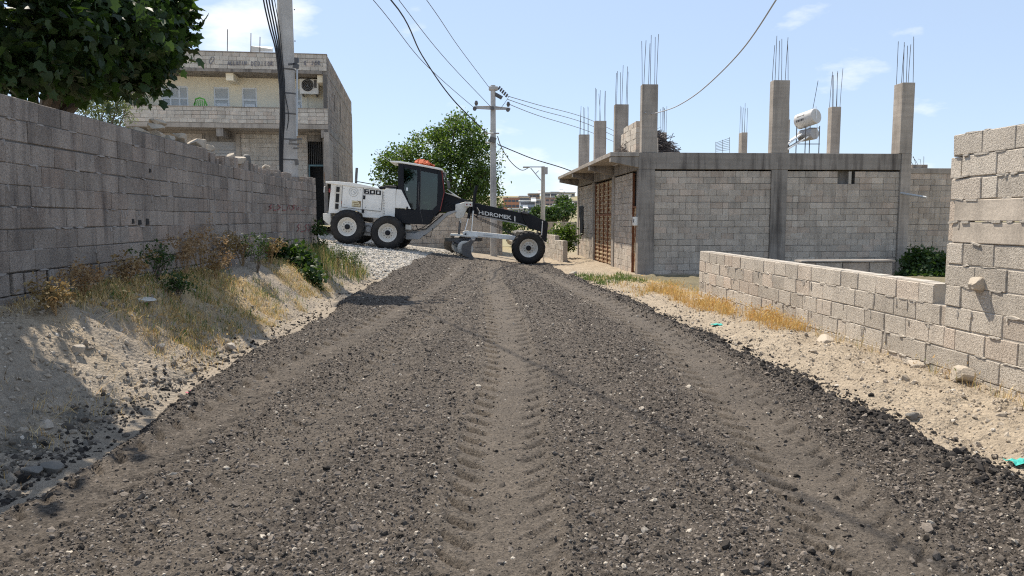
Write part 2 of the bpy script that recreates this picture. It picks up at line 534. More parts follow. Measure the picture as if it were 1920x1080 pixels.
def ground_z(x, y):
    x = np.asarray(x, dtype=float); y = np.asarray(y, dtype=float)
    z = ground_base(x, y)
    near = 1 - sstep(20, 60, y)
    bank = sstep(2.4, 2.9, np.abs(x - 0.3) - 0.0)
    z = z + near * bank * (0.14*(fbm(x*2.6, y*2.6, 12, 4)-0.5) + 0.085*(fbm(x*9, y*9, 19, 4, 0.6)-0.5))
    # lumpy scraped soil at the foot of both verges
    lump = np.exp(-((x+2.95)/0.40)**2) * (1-sstep(9, 14, y)) + 0.8*np.exp(-((x-3.85)/0.45)**2) * (1-sstep(14, 20, y))
    d, _ = cells(x*9, y*9, 3)
    d2, _ = cells(x*22, y*22, 5)
    z = z + lump * (0.035*(1-np.clip(d*1.25, 0, 1)**2) + 0.012*(1-np.clip(d2*1.3, 0, 1)**2))
    return z

def gz(x, y):
    return float(ground_z(np.array([x]), np.array([y]))[0])

def axis_coords(segs):
    out = []
    for (a, b, st) in segs:
        n = max(1, int(round((b-a)/st)))
        out.extend(list(a + (b-a)*np.arange(n)/n))
    out.append(segs[-1][1])
    return np.array(out)

def grid_mesh(name, xs, ys, Z, mat, cols=None, attr=None, parent=None, smooth=True):
    nx, ny = len(xs), len(ys)
    X, Y = np.meshgrid(xs, ys)
    V = np.stack([X.ravel(), Y.ravel(), Z.ravel()], 1).astype(np.float32)
    i = np.arange(nx*ny).reshape(ny, nx)
    F = np.stack([i[:-1,:-1], i[:-1,1:], i[1:,1:], i[1:,:-1]], -1).reshape(-1, 4)
    me = np_mesh(name, V, F)
    if cols is not None: set_col(me, cols.reshape(-1, 3))
    if attr is not None:
        for k, a in attr.items():
            at_ = me.attributes.new(k, 'FLOAT', 'POINT'); at_.data.foreach_set("value", a.ravel().astype(np.float32))
    if smooth: me.shade_smooth()
    me.materials.append(mat)
    return link(name, me, parent)

def np_mesh(name, V, F):
    me = bpy.data.meshes.new(name)
    n = F.shape[1]
    me.vertices.add(len(V)); me.vertices.foreach_set("co", np.ascontiguousarray(V, dtype=np.float32).ravel())
    me.loops.add(F.size); me.loops.foreach_set("vertex_index", np.ascontiguousarray(F, dtype=np.int32).ravel())
    me.polygons.add(len(F)); me.polygons.foreach_set("loop_start", np.arange(0, F.size, n, dtype=np.int32))
    me.update(calc_edges=True)
    return me

def set_col(me, c):
    a = me.color_attributes.new("Col", 'FLOAT_COLOR', 'POINT')
    q = np.ones((len(c), 4), dtype=np.float32); q[:, :3] = c
    a.data.foreach_set("color", q.ravel())

def ground_material():
    t = NT("dry_soil")
    a = t.new("ShaderNodeVertexColor"); a.layer_name = "Col"
    p = t.pos()
    n1 = t.noise(p, 3.0, 6, 0.6); n2 = t.noise(p, 28, 6, 0.65); n3 = t.noise(p, 120, 3, 0.6)
    cc = t.mix(1.0, a.outputs["Color"], t.ramp(n1, 0.25, 0.75, (0.78,0.77,0.76), (1.16,1.15,1.13)), 'MULTIPLY')
    cc = t.mix(1.0, cc, t.ramp(n2, 0.28, 0.72, (0.72,0.71,0.70), (1.2,1.19,1.17)), 'MULTIPLY')
    cc = t.mix(0.6, cc, t.mix(1.0, cc, t.ramp(n3, 0.3, 0.7, (0.62,0.61,0.6), (1.3,1.3,1.3)), 'MULTIPLY'))
    v = t.new("ShaderNodeTexVoronoi"); v.inputs["Scale"].default_value = 34.0; t.lk(p, v.inputs["Vector"])
    h = t.math('ADD', t.math('ADD', t.math('MULTIPLY', n2, 0.9), t.math('MULTIPLY', n3, 0.35)), t.math('MULTIPLY', v.outputs["Distance"], -0.5))
    t.bump(h, 0.9, 0.03)
    return t.fin(cc, 0.95, 0, 0.15)

gx = axis_coords([(-900,-300,60),(-300,-60,15),(-60,-20,2.5),(-20,-7,0.5),(-7,-4.6,0.12),(-4.6,-2.2,0.035),(-2.2,3.0,0.2),(3.0,5.0,0.035),(5.0,8,0.12),(8,20,0.6),(20,60,2.5),(60,300,15),(300,900,60)])
yl = [-14, -9, -5, -2, 0.0, 1.0]
y = 1.6
while y < 42: yl.append(y); y += max(0.03, y*0.0085)
while y < 1500: yl.append(y); y *= 1.05
gy = np.array(yl)
GX, GY = np.meshgrid(gx, gy)
GZ = ground_z(GX, GY)
soil = np.array([0.34, 0.295, 0.24]); sand = np.array([0.39, 0.33, 0.255]); pale = np.array([0.46, 0.425, 0.37])
dry = np.array([0.43, 0.32, 0.165]); field = np.array([0.34, 0.29, 0.17]); under = np.array([0.16, 0.15, 0.13])
C = np.zeros(GX.shape + (3,)); C[:] = field
def put(mask, c):
    m = np.clip(mask, 0, 1)[..., None]
    C[:] = C*(1-m) + c*m
put((1-sstep(30, 48, GY)) * (1-sstep(9, 14, np.abs(GX))), soil)
put(sstep(2.6, 3.2, GX) * (1-sstep(5.2, 6, GX)) * (1-sstep(32, 38, GY)), sand)
put(sstep(3.6, 4.6, GX) * sstep(11, 13, GY) * (1-sstep(21, 24, GY)) * sstep(0.35, 0.6, fbm(GX*2, GY*2, 8)), dry)
gp_ = sstep(19.0, 22.0, GY + 1.2*(fbm(GX*0.8, GY*0.8, 51)-0.5)) * (1-sstep(-1.0, 0.3, GX)) * (1-sstep(33, 38, GY))
put(gp_, pale)
put((1-sstep(-3.9, -2.5, GX)) * sstep(5.5, 8.0, GY) * (1-sstep(17, 20, GY)) * sstep(0.36, 0.56, fbm(GX*1.3, GY*1.0, 23)) * (GX > -4.3), dry)
put(np.exp(-((GX+2.78)/0.22)**2) * (1-sstep(5.5, 8.0, GY)) * sstep(0.4, 0.6, fbm(GX*4, GY*3, 61)), under)   # spilled dark base course
put(sstep(4.75, 5.0, GX) * (1-sstep(13.5, 15, GX)) * sstep(3, 5, GY) * (1-sstep(22.5, 23.5, GY)), np.array([0.20, 0.175, 0.115]))  # yard soil darkened: shade among the shrubs put into the ground colour
put(sstep(55, 110, GY), np.array([0.30, 0.27, 0.17]))
ground = grid_mesh("ground", gx, gy, GZ, ground_material(), cols=C)
tag(ground, kind="structure")

# ------------------------------------------------------------------ the gravel road with its tyre prints
TRACKS = [  # (points (Y, X), half width, lug depth, compaction)
    ([(1, -0.02), (2.2, 0.05), (3.9, 0.17), (7.2, 0.42), (11, 0.50), (19, 0.55), (30, 0.95)], 0.27, 0.046, 1.0),
    ([(1, -1.5), (2.5, -1.38), (4.3, -1.17), (6.2, -0.86), (10, -0.57), (14, -0.22), (20, 0.2), (30, 0.7)], 0.27, 0.022, 0.65),
    ([(1, 1.5), (3, 1.75), (4.5, 1.98), (6, 2.17), (8.75, 2.42), (14, 2.42), (22, 2.2), (30, 2.0)], 0.26, 0.042, 0.85),
    ([(1, -2.3), (4, -2.02), (7.5, -1.70), (10, -1.36), (14, -1.0), (20, -0.5), (30, 0.1)], 0.22, 0.040, 0.5),
    ([(1, 0.72), (3, 0.86), (10, 1.18), (20, 1.25), (30, 1.4)], 0.20, 0.006, 0.35),
    ([(1, -0.60), (5, -0.42), (10, 0.05), (16, 0.35), (30, 0.85)], 0.17, 0.006, 0.30),
]
def road_h(x, y):
    base = ground_base(x, y)
    xl = -2.42 + 0.22*(fbm(y*0.7, y*0+1.0, 41, 4)-0.5)*2 + 0.9*sstep(19, 27, y) * 1.0
    xr = 3.06 + 0.20*(fbm(y*0.8, y*0+7.0, 43, 4)-0.5)*2
    e = np.minimum(x - xl, xr - x)
    e = e + 0.10*(fbm(x*6, y*6, 45, 3)-0.5)
    back = 29.2 + 0.6*(fbm(x*1.2, y*0+3, 47, 3)-0.5) - 0.25*np.abs(x-1)
    e = np.minimum(e, (back - y)*0.4)
    h = -0.10 + 0.150*sstep(-0.12, 0.22, e)
    tr = np.zeros_like(x); lug = np.zeros_like(x); flat = np.zeros_like(x); gap = np.zeros_like(x); lugged = np.zeros_like(x)
    for (pts, hw, dep, comp) in TRACKS:
        cx = np.interp(y, [p[0] for p in pts], [p[1] for p in pts]) + 0.05*(vnoise(y*0.6, y*0, int(hw*100)+int(dep*1e4))-0.5)
        u = (x - cx)/hw
        au = np.abs(u)
        ins = 1 - sstep(0.92, 1.08, au + 0.10*(vnoise(x*14, y*14, 90)-0.5))
        side = (u > 0)
        yy_ = y - 0.20*au*au
        ph = np.log(1 + 0.026*np.maximum(yy_-1.0, -0.9)/0.14)/0.026 + np.where(side, 0.5, 0.0)
        fr = ph - np.floor(ph)
        saw = (1-sstep(0.58, 0.90, fr)) * sstep(0.0, 0.07, fr)
        wear = 0.7 + 0.3*sstep(0.3, 0.6, fbm(x*0+int(dep*1e3), y*0.45, 66, 3))
        far_ = 1 + 0.07*np.maximum(y-4, 0)
        lug = lug + ins * dep * wear * far_ * (saw*np.where(side, 0.45, 1.0)*sstep(0.30, 0.60, au) - np.where(side, 0.40, 0.88) + np.where(side, 0.40, 0.88)*(1-sstep(0.30, 0.60, au)))
        gap = np.maximum(gap, ins*min(1, dep*20)*sstep(0.35, 0.6, au)*(1-sstep(0.3, 0.7, saw))*np.where(side, 0.5, 1.0))
        lugged = np.maximum(lugged, ins*(1.0 if dep > 0.03 else 0.3))
        lug = lug + 0.014*comp*np.exp(-((au-1.16)/0.13)**2)
        tr = np.maximum(tr, comp*(1-sstep(0.8, 1.9, au + 0.5*(fbm(x*3, y*2, 71, 3)-0.5))))
        flat = np.maximum(flat, ins*min(1, comp+0.15))
    loose = 1 - 0.35*flat - 0.15*lugged
    und = 0.030*(fbm(x*0.9, y*0.5, 14, 3)-0.5) + 0.022*(fbm(x*4.2, y*3.4, 15, 3)-0.5)
    d1, i1 = cells(x*58, y*58, 21)
    d2, i2 = cells(x*30, y*30, 22)
    peb = 0.009*(1-np.clip(d1*1.25, 0, 1)**2) + 0.012*(i2 > 0.6)*(1-np.clip(d2*1.35, 0, 1)**2)
    wind = np.exp(-((x-xr+0.16)/0.15)**2) * (0.35+0.9*fbm(x*2, y*1.3, 33, 3))
    wl_ = np.exp(-((x-xl-0.15)/0.17)**2) * (0.25+0.6*fbm(x*2, y*1.3, 34, 3))
    d3, i3 = cells(x*13, y*13, 29)
    clod = (wind + 0.5*wl_)*(0.028*(1-np.clip(d3*1.25, 0, 1)**2))
    z = base + h + lug + loose*(und + peb) + 0.045*wind + 0.025*wl_ + clod
    ins_road = e > -0.05
    comp_c = np.clip(tr*0.95 + 0.35*(fbm(x*1.6, y*0.8, 55, 4)-0.5), 0, 1) * (1 - 0.75*gap) * (1 - np.clip(wind*1.2, 0, 0.9))
    return z, comp_c, ins_road, i1, lugged

def road_material():
    t = NT("gravel_base_course")
    p = t.pos()
    tr = t.new("ShaderNodeAttribute"); tr.attribute_name = "compact"
    sd = t.new("ShaderNodeAttribute"); sd.attribute_name = "speck"
    n1 = t.noise(p, 2.0, 6, 0.6); n2 = t.noise(p, 62, 5, 0.72); n3 = t.noise(p, 11, 5, 0.6)
    dark = t.mix(t.ramp(n2, 0.32, 0.68), (0.011, 0.0092, 0.0078), (0.130, 0.108, 0.089))
    dark = t.mix(t.ramp(sd.outputs["Fac"], 0.55, 1.0), dark, (0.17, 0.145, 0.12))
    comp = t.mix(t.ramp(n2, 0.28, 0.72), (0.032, 0.027, 0.0225), (0.205, 0.174, 0.142))
    f = t.math('ADD', tr.outputs["Fac"], t.math('MULTIPLY', t.math('SUBTRACT', n3, 0.5), 1.1))
    cc = t.mix(t.ramp(f, 0.10, 0.95), dark, comp)
    cc = t.mix(1.0, cc, t.ramp(n1, 0.3, 0.7, (0.80,0.80,0.80), (1.18,1.16,1.13)), 'MULTIPLY')
    t.bump(n2, 1.0, 0.02)
    return t.fin(cc, 0.9, 0, 0.25)

rx = axis_coords([(-2.95, 3.55, 0.0165)])
yl = []; y = 1.35
while y < 31.5: yl.append(y); y += max(0.0085, y*0.0033)
ry = np.array(yl)
RX, RY = np.meshgrid(rx, ry)
RZ, RC, RI, RS, RW = road_h(RX, RY)
road = grid_mesh("gravel_road", rx, ry, RZ, road_material(), attr={"compact": RC, "speck": RS})
tag(road, kind="structure")

# ---- loose stones: points carry size and turn, geometry nodes put a rough stone on each
def stone_material(name, dark, mid, pale, pale_from=0.93):
    t = NT(name)
    r = t.new("ShaderNodeObjectInfo").outputs["Random"]
    n = t.noise(t.pos(), 140, 3, 0.6)
    cc = t.mix(t.ramp(r, 0.0, 0.85), dark, mid)
    cc = t.mix(t.ramp(r, pale_from, pale_from+0.03), cc, pale)
    cc = t.mix(1.0, cc, t.ramp(n, 0.3, 0.7, (0.7,0.7,0.7), (1.25,1.25,1.25)), 'MULTIPLY')
    return t.fin(cc, 0.9, 0, 0.25)

def scatter(name, P, S, mat, label, seed, sub=1):
    """P (n,3) points, S (n,) sizes"""
    me = bpy.data.meshes.new(name)
    me.vertices.add(len(P)); me.vertices.foreach_set("co", np.ascontiguousarray(P, dtype=np.float32).ravel())
    r = np.random.default_rng(seed)
    a = me.attributes.new("size", 'FLOAT_VECTOR', 'POINT')
    sv = S[:, None] * r.uniform(0.6, 1.35, (len(S), 3)); sv[:, 2] *= 0.75
    a.data.foreach_set("vector", sv.astype(np.float32).ravel())
    a = me.attributes.new("turn", 'FLOAT_VECTOR', 'POINT')
    tv = r.uniform(0, 6.28, (len(S), 3)); tv[:, :2] *= 0.12
    a.data.foreach_set("vector", tv.astype(np.float32).ravel())
    me.update()
    o = link(name, me)
    g = bpy.data.node_groups.new(name + "_nodes", 'GeometryNodeTree')
    g.interface.new_socket("Geometry", in_out='INPUT', socket_type='NodeSocketGeometry')
    g.interface.new_socket("Geometry", in_out='OUTPUT', socket_type='NodeSocketGeometry')
    N = g.nodes; L = g.links
    gi = N.new("NodeGroupInput"); go = N.new("NodeGroupOutput")
    g2i = N.new("GeometryNodeGeometryToInstance")
    for k in range(4):
        ico = N.new("GeometryNodeMeshIcoSphere"); ico.inputs["Radius"].default_value = 1.0; ico.inputs["Subdivisions"].default_value = sub
        sp = N.new("GeometryNodeSetPosition")
        nz = N.new("ShaderNodeTexNoise"); nz.noise_dimensions = '4D'
        nz.inputs["Scale"].default_value = 1.1; nz.inputs["Detail"].default_value = 2; nz.inputs["W"].default_value = k*3.7+seed
        vs = N.new("ShaderNodeVectorMath"); vs.operation = 'SUBTRACT'; vs.inputs[1].default_value = (0.5,0.5,0.5)
        vm = N.new("ShaderNodeVectorMath"); vm.operation = 'SCALE'; vm.inputs["Scale"].default_value = 1.5
        L.new(nz.outputs["Color"], vs.inputs[0]); L.new(vs.outputs[0], vm.inputs[0])
        L.new(ico.outputs["Mesh"], sp.inputs["Geometry"]); L.new(vm.outputs[0], sp.inputs["Offset"])
        sm = N.new("GeometryNodeSetMaterial"); sm.inputs["Material"].default_value = mat
        ss = N.new("GeometryNodeSetShadeSmooth"); ss.inputs["Shade Smooth"].default_value = False
        L.new(sp.outputs[0], ss.inputs["Geometry"]); L.new(ss.outputs[0], sm.inputs["Geometry"])
        L.new(sm.outputs[0], g2i.inputs[0])
    iop = N.new("GeometryNodeInstanceOnPoints")
    iop.inputs["Pick Instance"].default_value = True
    m2p = N.new("GeometryNodeMeshToPoints")
    L.new(gi.outputs[0], m2p.inputs["Mesh"]); L.new(m2p.outputs[0], iop.inputs["Points"])
    L.new(g2i.outputs[0], iop.inputs["Instance"])
    for nm, sock in (("size", "Scale"), ("turn", "Rotation")):
        na = N.new("GeometryNodeInputNamedAttribute"); na.data_type = 'FLOAT_VECTOR'; na.inputs["Name"].default_value = nm
        L.new([q for q in na.outputs if q.enabled and q.name == "Attribute"][0], iop.inputs[sock])
    ri = N.new("FunctionNodeRandomValue"); ri.data_type = 'INT'
    [q for q in ri.inputs if q.name == "Min" and q.enabled][0].default_value = 0
    [q for q in ri.inputs if q.name == "Max" and q.enabled][0].default_value = 3
    L.new([q for q in ri.outputs if q.enabled][0], iop.inputs["Instance Index"])
    L.new(iop.outputs[0], go.inputs[0])
    md = o.modifiers.new("stones", 'NODES'); md.node_group = g
    me.materials.append(mat)
    tag(o, label, "gravel", kind="stuff")
    return o

def sample_y(n, y0, y1, r):
    """more points close by: density falls off with distance"""
    return y0 * (y1/y0) ** r.random(n)

r_ = np.random.default_rng(5)
n = 420000
py = sample_y(n, 1.9, 28.5, r_); px = r_.uniform(-2.75, 3.4, n)
pz, pc, pi_, _, pw = road_h(px, py)
keep = pi_ & (r_.random(n) > np.maximum(0.60*np.clip(pc*1.1, 0, 1), 0.85*pw))
px, py, pz = px[keep], py[keep], pz[keep]
S = np.clip(r_.lognormal(math.log(0.0044), 0.58, len(px))*(1+0.045*np.maximum(py-5, 0)), 0.0025, 0.027)
scatter("gravel", np.stack([px, py, pz - 0.15*S], 1), S,
        stone_material("loose_gravel", (0.016,0.0135,0.0115), (0.20,0.170,0.142), (0.45,0.40,0.33), 0.945), "loose dark grey gravel spread over the road", 3)
n = 26000
py = sample_y(n, 2.2, 22.0, r_); px = np.where(r_.random(n) < 0.78, r_.normal(2.98, 0.13, n), r_.normal(-2.45, 0.14, n))
lo = px < 0
pz, pc, pi_, _, pw = road_h(px, py)
pz = np.where(pi_, pz, ground_z(px, py))
keep = (r_.random(n) < 0.75)
px, py, pz = px[keep], py[keep], pz[keep]
S = np.clip(r_.lognormal(math.log(0.0095), 0.5, len(px)), 0.004, 0.036)
scatter("coarse_clods", np.stack([px, py, pz], 1), S,
        stone_material("dark_clods", (0.014,0.0125,0.0115), (0.058,0.050,0.044), (0.2,0.18,0.15), 0.975), "coarse dark clods left along the edges of the road", 9)
n = 1500
py = sample_y(n, 2.6, 8.5, r_); px = r_.normal(-2.66, 0.12, n)
pz = ground_z(px, py)
S = np.clip(r_.lognormal(math.log(0.010), 0.6, n), 0.004, 0.045)
scatter("spilled_clods", np.stack([px, py, pz], 1), S,
        stone_material("grey_clods", (0.06,0.052,0.044), (0.22,0.19,0.155), (0.38,0.33,0.27), 0.9), "grey clods spilled at the foot of the left bank", 13)
n = 15000
py = sample_y(n, 2.4, 20.0, r_); px = np.where(r_.random(n) < 0.6, r_.uniform(3.05, 4.5, n), r_.uniform(-4.1, -2.6, n))
pz = ground_z(px, py)
S = np.clip(r_.lognormal(math.log(0.0075), 0.55, n), 0.003, 0.035)
scatter("soil_crumbs", np.stack([px, py, pz], 1), S,
        stone_material("soil_crumbs", (0.26,0.215,0.165), (0.42,0.36,0.285), (0.55,0.50,0.43), 0.95), "pale crumbs of soil and small stones on the verges", 17)
n = 26000
py = r_.uniform(19.5, 33, n); px = r_.uniform(-7.0, -0.2, n)
pz = ground_z(px, py)
S = np.clip(r_.lognormal(math.log(0.022), 0.45, n), 0.01, 0.07)
scatter("white_gravel", np.stack([px, py, pz], 1), S,
        stone_material("white_gravel", (0.34,0.31,0.265), (0.52,0.485,0.43), (0.62,0.585,0.53), 0.9), "pale gravel spread on the side road under the grader", 23)

n = 2600
py = sample_y(n, 2.8, 16.0, r_); px = r_.uniform(-4.1, -2.65, n)
kk = fbm(px*2.0, py*2.0, 88) > 0.5
px, py = px[kk], py[kk]
pz = ground_z(px, py)
S = np.clip(r_.lognormal(math.log(0.010), 0.6, len(px)), 0.004, 0.045)
scatter("soil_clods", np.stack([px, py, pz], 1), S,
        stone_material("soil_clods", (0.20,0.17,0.135), (0.36,0.31,0.25), (0.50,0.45,0.38), 0.93), "dry clods of soil lying on the left bank", 29)
# ------------------------------------------------------------------ block work
MAT['mortar_grey'] = simple('mortar_grey', (0.30, 0.27, 0.245), 0.95, var=0.3, bump=0.7)
BLOCK_MESH = {}
def block_mesh(mk, L, H, D, variant):
    """one rough concrete block, length along x, centred; shared by alike blocks"""
    key = (mk, round(L/0.05), round(H, 2), round(D, 2), variant)
    if key in BLOCK_MESH: return BLOCK_MESH[key]
    L = round(L/0.05)*0.05
    r = random.Random(hash(key[1:]) & 0xFFFF)
    bm = bmesh.new()
    bmesh.ops.create_cube(bm, size=1.0)
    for v in bm.verts:
        v.co = Vector((v.co.x*L, v.co.y*D, v.co.z*H)) + Vector((r.uniform(-1,1)*0.004, r.uniform(-1,1)*0.004, r.uniform(-1,1)*0.0035))
    bmesh.ops.bevel(bm, geom=list(bm.edges), offset=0.006, segments=1, affect='EDGES')
    me = bpy.data.meshes.new("block"); bm.to_mesh(me); bm.free()
    me.materials.append(MAT[mk])
    BLOCK_MESH[key] = me
    return me

def in_view(p, margin=60):
    d = CAMR.transposed() @ (Vector(p) - Vector((0,0,CAMZ)))
    if d.z > -0.3: return False
    u = CW/2 + FOC*d.x/-d.z; v = CH/2 - FOC*d.y/-d.z
    return -margin < u < CW+margin and -margin < v < CH+margin

def courses(p0, dvec, length, z0, nrow, ch=0.2, bl=0.4, depth=0.19, holes=(), seed=0, offs=None, top=None):
    """running-bond blocks on a wall face. p0: left end of the face, dvec: unit vector along it, face normal = dvec turned right"""
    r = random.Random(seed); out = []
    d = Vector((dvec[0], dvec[1], 0)).normalized(); nrm = Vector((d.y, -d.x, 0))
    core = MB()
    ang = math.atan2(d.y, d.x)
    for k in range(nrow):
        za, zb = z0+k*ch, z0+(k+1)*ch
        lim = length if top is None else top(k)
        iv = [(0.0, lim)]
        zm = (za+zb)/2
        for (a, b, c, e) in holes:
            if c <= zm <= e:
                nv = []
                for (s, t) in iv:
                    if b <= s or a >= t: nv.append((s, t))
                    else:
                        if a-s > 0.05: nv.append((s, a))
                        if t-b > 0.05: nv.append((b, t))
                iv = nv
        ph = (offs[k % len(offs)] if offs else (0.0 if k % 2 else bl/2)) + r.uniform(-0.03, 0.03)
        for (s, t) in iv:
            q = s; cut = s + ((ph - s) % bl)
            if cut - s < 0.10: cut += bl
            while q < t - 0.03:
                e = min(cut, t)
                if t - e < 0.08: e = t
                g = 0.008
                L = e - q - g
                jit = r.uniform(-0.004, 0.006)
                c = Vector(p0) + d*((q+e)/2) - nrm*(depth/2 - jit)
                wav = 0.005*math.sin((q+e)*0.55 + k*1.7 + seed)
                out.append((Vector((c.x, c.y, (za+zb)/2 + wav + r.uniform(-0.0015, 0.0015))), L, depth, ch-0.009, ang + r.uniform(-0.006, 0.006)))
                q = e; cut = e + bl*(1 if r.random() > 0.05 else 0.5)
            a3 = Vector(p0) + d*s; b3 = Vector(p0) + d*t
            ins = nrm*0.010; bk = nrm*(depth-0.010)
            core.loft([a3-ins+Vector((0,0,za)), b3-ins+Vector((0,0,za)), b3-bk+Vector((0,0,za)), a3-bk+Vector((0,0,za))],
                      [a3-ins+Vector((0,0,zb)), b3-ins+Vector((0,0,zb)), b3-bk+Vector((0,0,zb)), a3-bk+Vector((0,0,zb))])
    return out, core

def place_blocks(parent, blocks, mk, cap=300, name="block"):
    off = wloc(parent)
    def score(b):
        c = b[0]
        if not in_view(c): return 0
        d = max(1.0, (c - Vector((0,0,CAMZ))).length)
        return b[1]*b[3]/(d*d)
    bs = sorted(blocks, key=score, reverse=True)
    r = random.Random(len(bs))
    for (c, L, D, H, ang) in bs[:cap]:
        me = block_mesh(mk, L, H, D, r.randrange(4))
        o = bpy.data.objects.new(name, me); col.objects.link(o); o.parent = parent
        o.location = c - off; o.rotation_euler = (0, 0, ang + (math.pi if r.random() < 0.5 else 0))
        o.scale = (L/(round(L/0.05)*0.05), 1, 1)
    if len(bs) > cap:
        m = MB()
        for (c, L, D, H, ang) in bs[cap:]:
            m.obox(c, (L, D, H), Matrix.Rotation(ang, 3, 'Z'))
        o = m.build("block_courses", MAT[mk], parent)
        o["kind"] = "stuff"

def rock(name, c, size, mat, label=None, cat="stone", group=None, seed=0, parent=None, rot=0.0):
    """an angular stone; c is the middle of its underside"""
    r = random.Random(seed*31+7)
    bm = bmesh.new()
    bmesh.ops.create_icosphere(bm, subdivisions=3, radius=0.5)
    sh = Vector((r.random()*9, r.random()*9, r.random()*9))
    cuts = [(Vector((r.gauss(0,1), r.gauss(0,1), r.gauss(0,1))).normalized(), r.uniform(0.28, 0.42)) for _ in range(9)]
    for v in bm.verts:
        p = v.co.copy()
        q = p * (1 + 0.55*(mnoise.noise(p*2.2 + sh)) + 0.22*mnoise.noise(p*5.5+sh))
        # flatten towards a block-like lump
        mx = max(abs(q.x), abs(q.y), abs(q.z))
        q = q.lerp(q * (0.43/max(mx, 1e-4)), 0.6)
        for (cn, cd) in cuts:                       # broken facets
            e = q.dot(cn) - cd
            if e > 0: q = q - cn*e
        v.co = Vector((q.x*size[0]*1.1, q.y*size[1]*1.1, q.z*size[2]*1.1))
    zmin = min(v.co.z for v in bm.verts)
    for v in bm.verts: v.co.z -= zmin
    bmesh.ops.rotate(bm, verts=bm.verts, cent=(0,0,0), matrix=Matrix.Rotation(rot, 3, 'Z'))
    me = bpy.data.meshes.new(name); bm.to_mesh(me); bm.free()
    me.materials.append(mat)
    o = link(name, me, parent, Vector(c) - (wloc(parent) if parent else Vector((0,0,0))))
    if label: tag(o, label, cat, group)
    return o

def smears(parent, p0, dvec, length, z0, nrow, ch, n, mk, seed, bl=0.4, lim=None):
    """thin irregular patches of mortar dragged over the joints, as a trowel leaves them"""
    r = random.Random(seed); d = Vector((dvec[0], dvec[1], 0)).normalized(); nrm = Vector((d.y, -d.x, 0)); mb = MB()
    for i in range(n):
        k = r.randrange(0, nrow+1); s = r.uniform(0.1, length-0.1); z = z0 + k*ch
        if lim and not lim(s, z): continue
        if r.random() < 0.35:
            w, h = r.uniform(0.02, 0.05), r.uniform(0.05, 0.17); z -= h*0.4
        else:
            w, h = r.uniform(0.06, 0.28), r.uniform(0.014, 0.04)
        m = 9; ring0 = []; ring1 = []
        for q in range(m):
            t = 2*math.pi*q/m; rr_ = r.uniform(0.6, 1.1)
            off = d*(math.cos(t)*w/2*rr_) + Vector((0, 0, math.sin(t)*h/2*rr_))
            P_ = Vector(p0) + d*s + Vector((0, 0, z))
            ring0.append(P_ + off - nrm*0.012); ring1.append(P_ + off*0.85 + nrm*(0.004 + r.uniform(0.002, 0.006)))
        mb.loft(ring0, ring1)
    o = mb.build("mortar_smear", MAT[mk], parent); o["kind"] = "stuff"
    return o

# ---- the long wall on the left bank (face looks to +x, so it runs along -y ... +y seen from the road)
lw_y0, lw_y1 = 2.0, 20.7
lw = root("block_wall", (WALLX-0.1, (lw_y0+lw_y1)/2, 0.6), "long shaded grey block wall on top of the left bank, broken along its top", "wall")
# direction along +y has its right-hand normal pointing to +x
blk, core = courses((WALLX, lw_y0, 0), (0, 1), lw_y1-lw_y0, 1.005, 8, 0.2, 0.4, seed=3,
                    top=lambda k: (lw_y1-lw_y0) if k < 7 else (12.3-lw_y0))
smears(lw, (WALLX, lw_y0, 0), (0, 1), lw_y1-lw_y0, 1.005, 7, 0.2, 260, 'mortar_grey', 3)
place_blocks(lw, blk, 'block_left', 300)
core.box(WALLX-0.18, WALLX-0.03, lw_y0, lw_y1, 0.80, 1.005)
core.build("mortar", MAT['mortar'], lw)
m = 0; yy = lw_y0; r = random.Random(4); foot = []
upr = []
while yy < lw_y1-0.05:                              # the lowest course stands on end: narrow uprights with dark slots
    w = r.choice([0.15, 0.17, 0.19]); 
    upr.append((Vector((WALLX-0.085+r.uniform(-0.006, 0.008), yy+w/2, 0.90)), w, 0.17, 0.192, math.pi/2))
    yy += w + r.uniform(0.022, 0.05)
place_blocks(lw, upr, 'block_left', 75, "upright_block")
yy = lw_y0
while yy < lw_y1-0.2:
    L = r.uniform(0.25, 0.5)
    foot.append((Vector((WALLX-0.06+r.uniform(-0.01, 0.03), yy+L/2, 0.70)), L-0.015, 0.20, 0.19, math.pi/2)); yy += L
place_blocks(lw, foot, 'block_left', 40, "footing_block")
# broken pieces standing along the damaged top, mortared in place
z_top = 1.005 + 7*0.2
yy = 12.35; k = 0
brk = []
while yy < lw_y1-0.1:
    L = r.choice([0.10, 0.14, 0.19, 0.24, 0.30]); H = r.choice([0.10, 0.13, 0.16, 0.19]) * (1.0 if yy > 13.4 else 1.05)
    if r.random() < 0.84:
        brk.append((Vector((WALLX-0.10+r.uniform(-0.02, 0.015), yy+L/2, z_top+H/2-0.002)), L-0.02, 0.16, H, math.pi/2+r.uniform(-0.12, 0.12)))
    yy += L + r.uniform(0.0, 0.05)
place_blocks(lw, brk, 'block_left', 60, "broken_block")
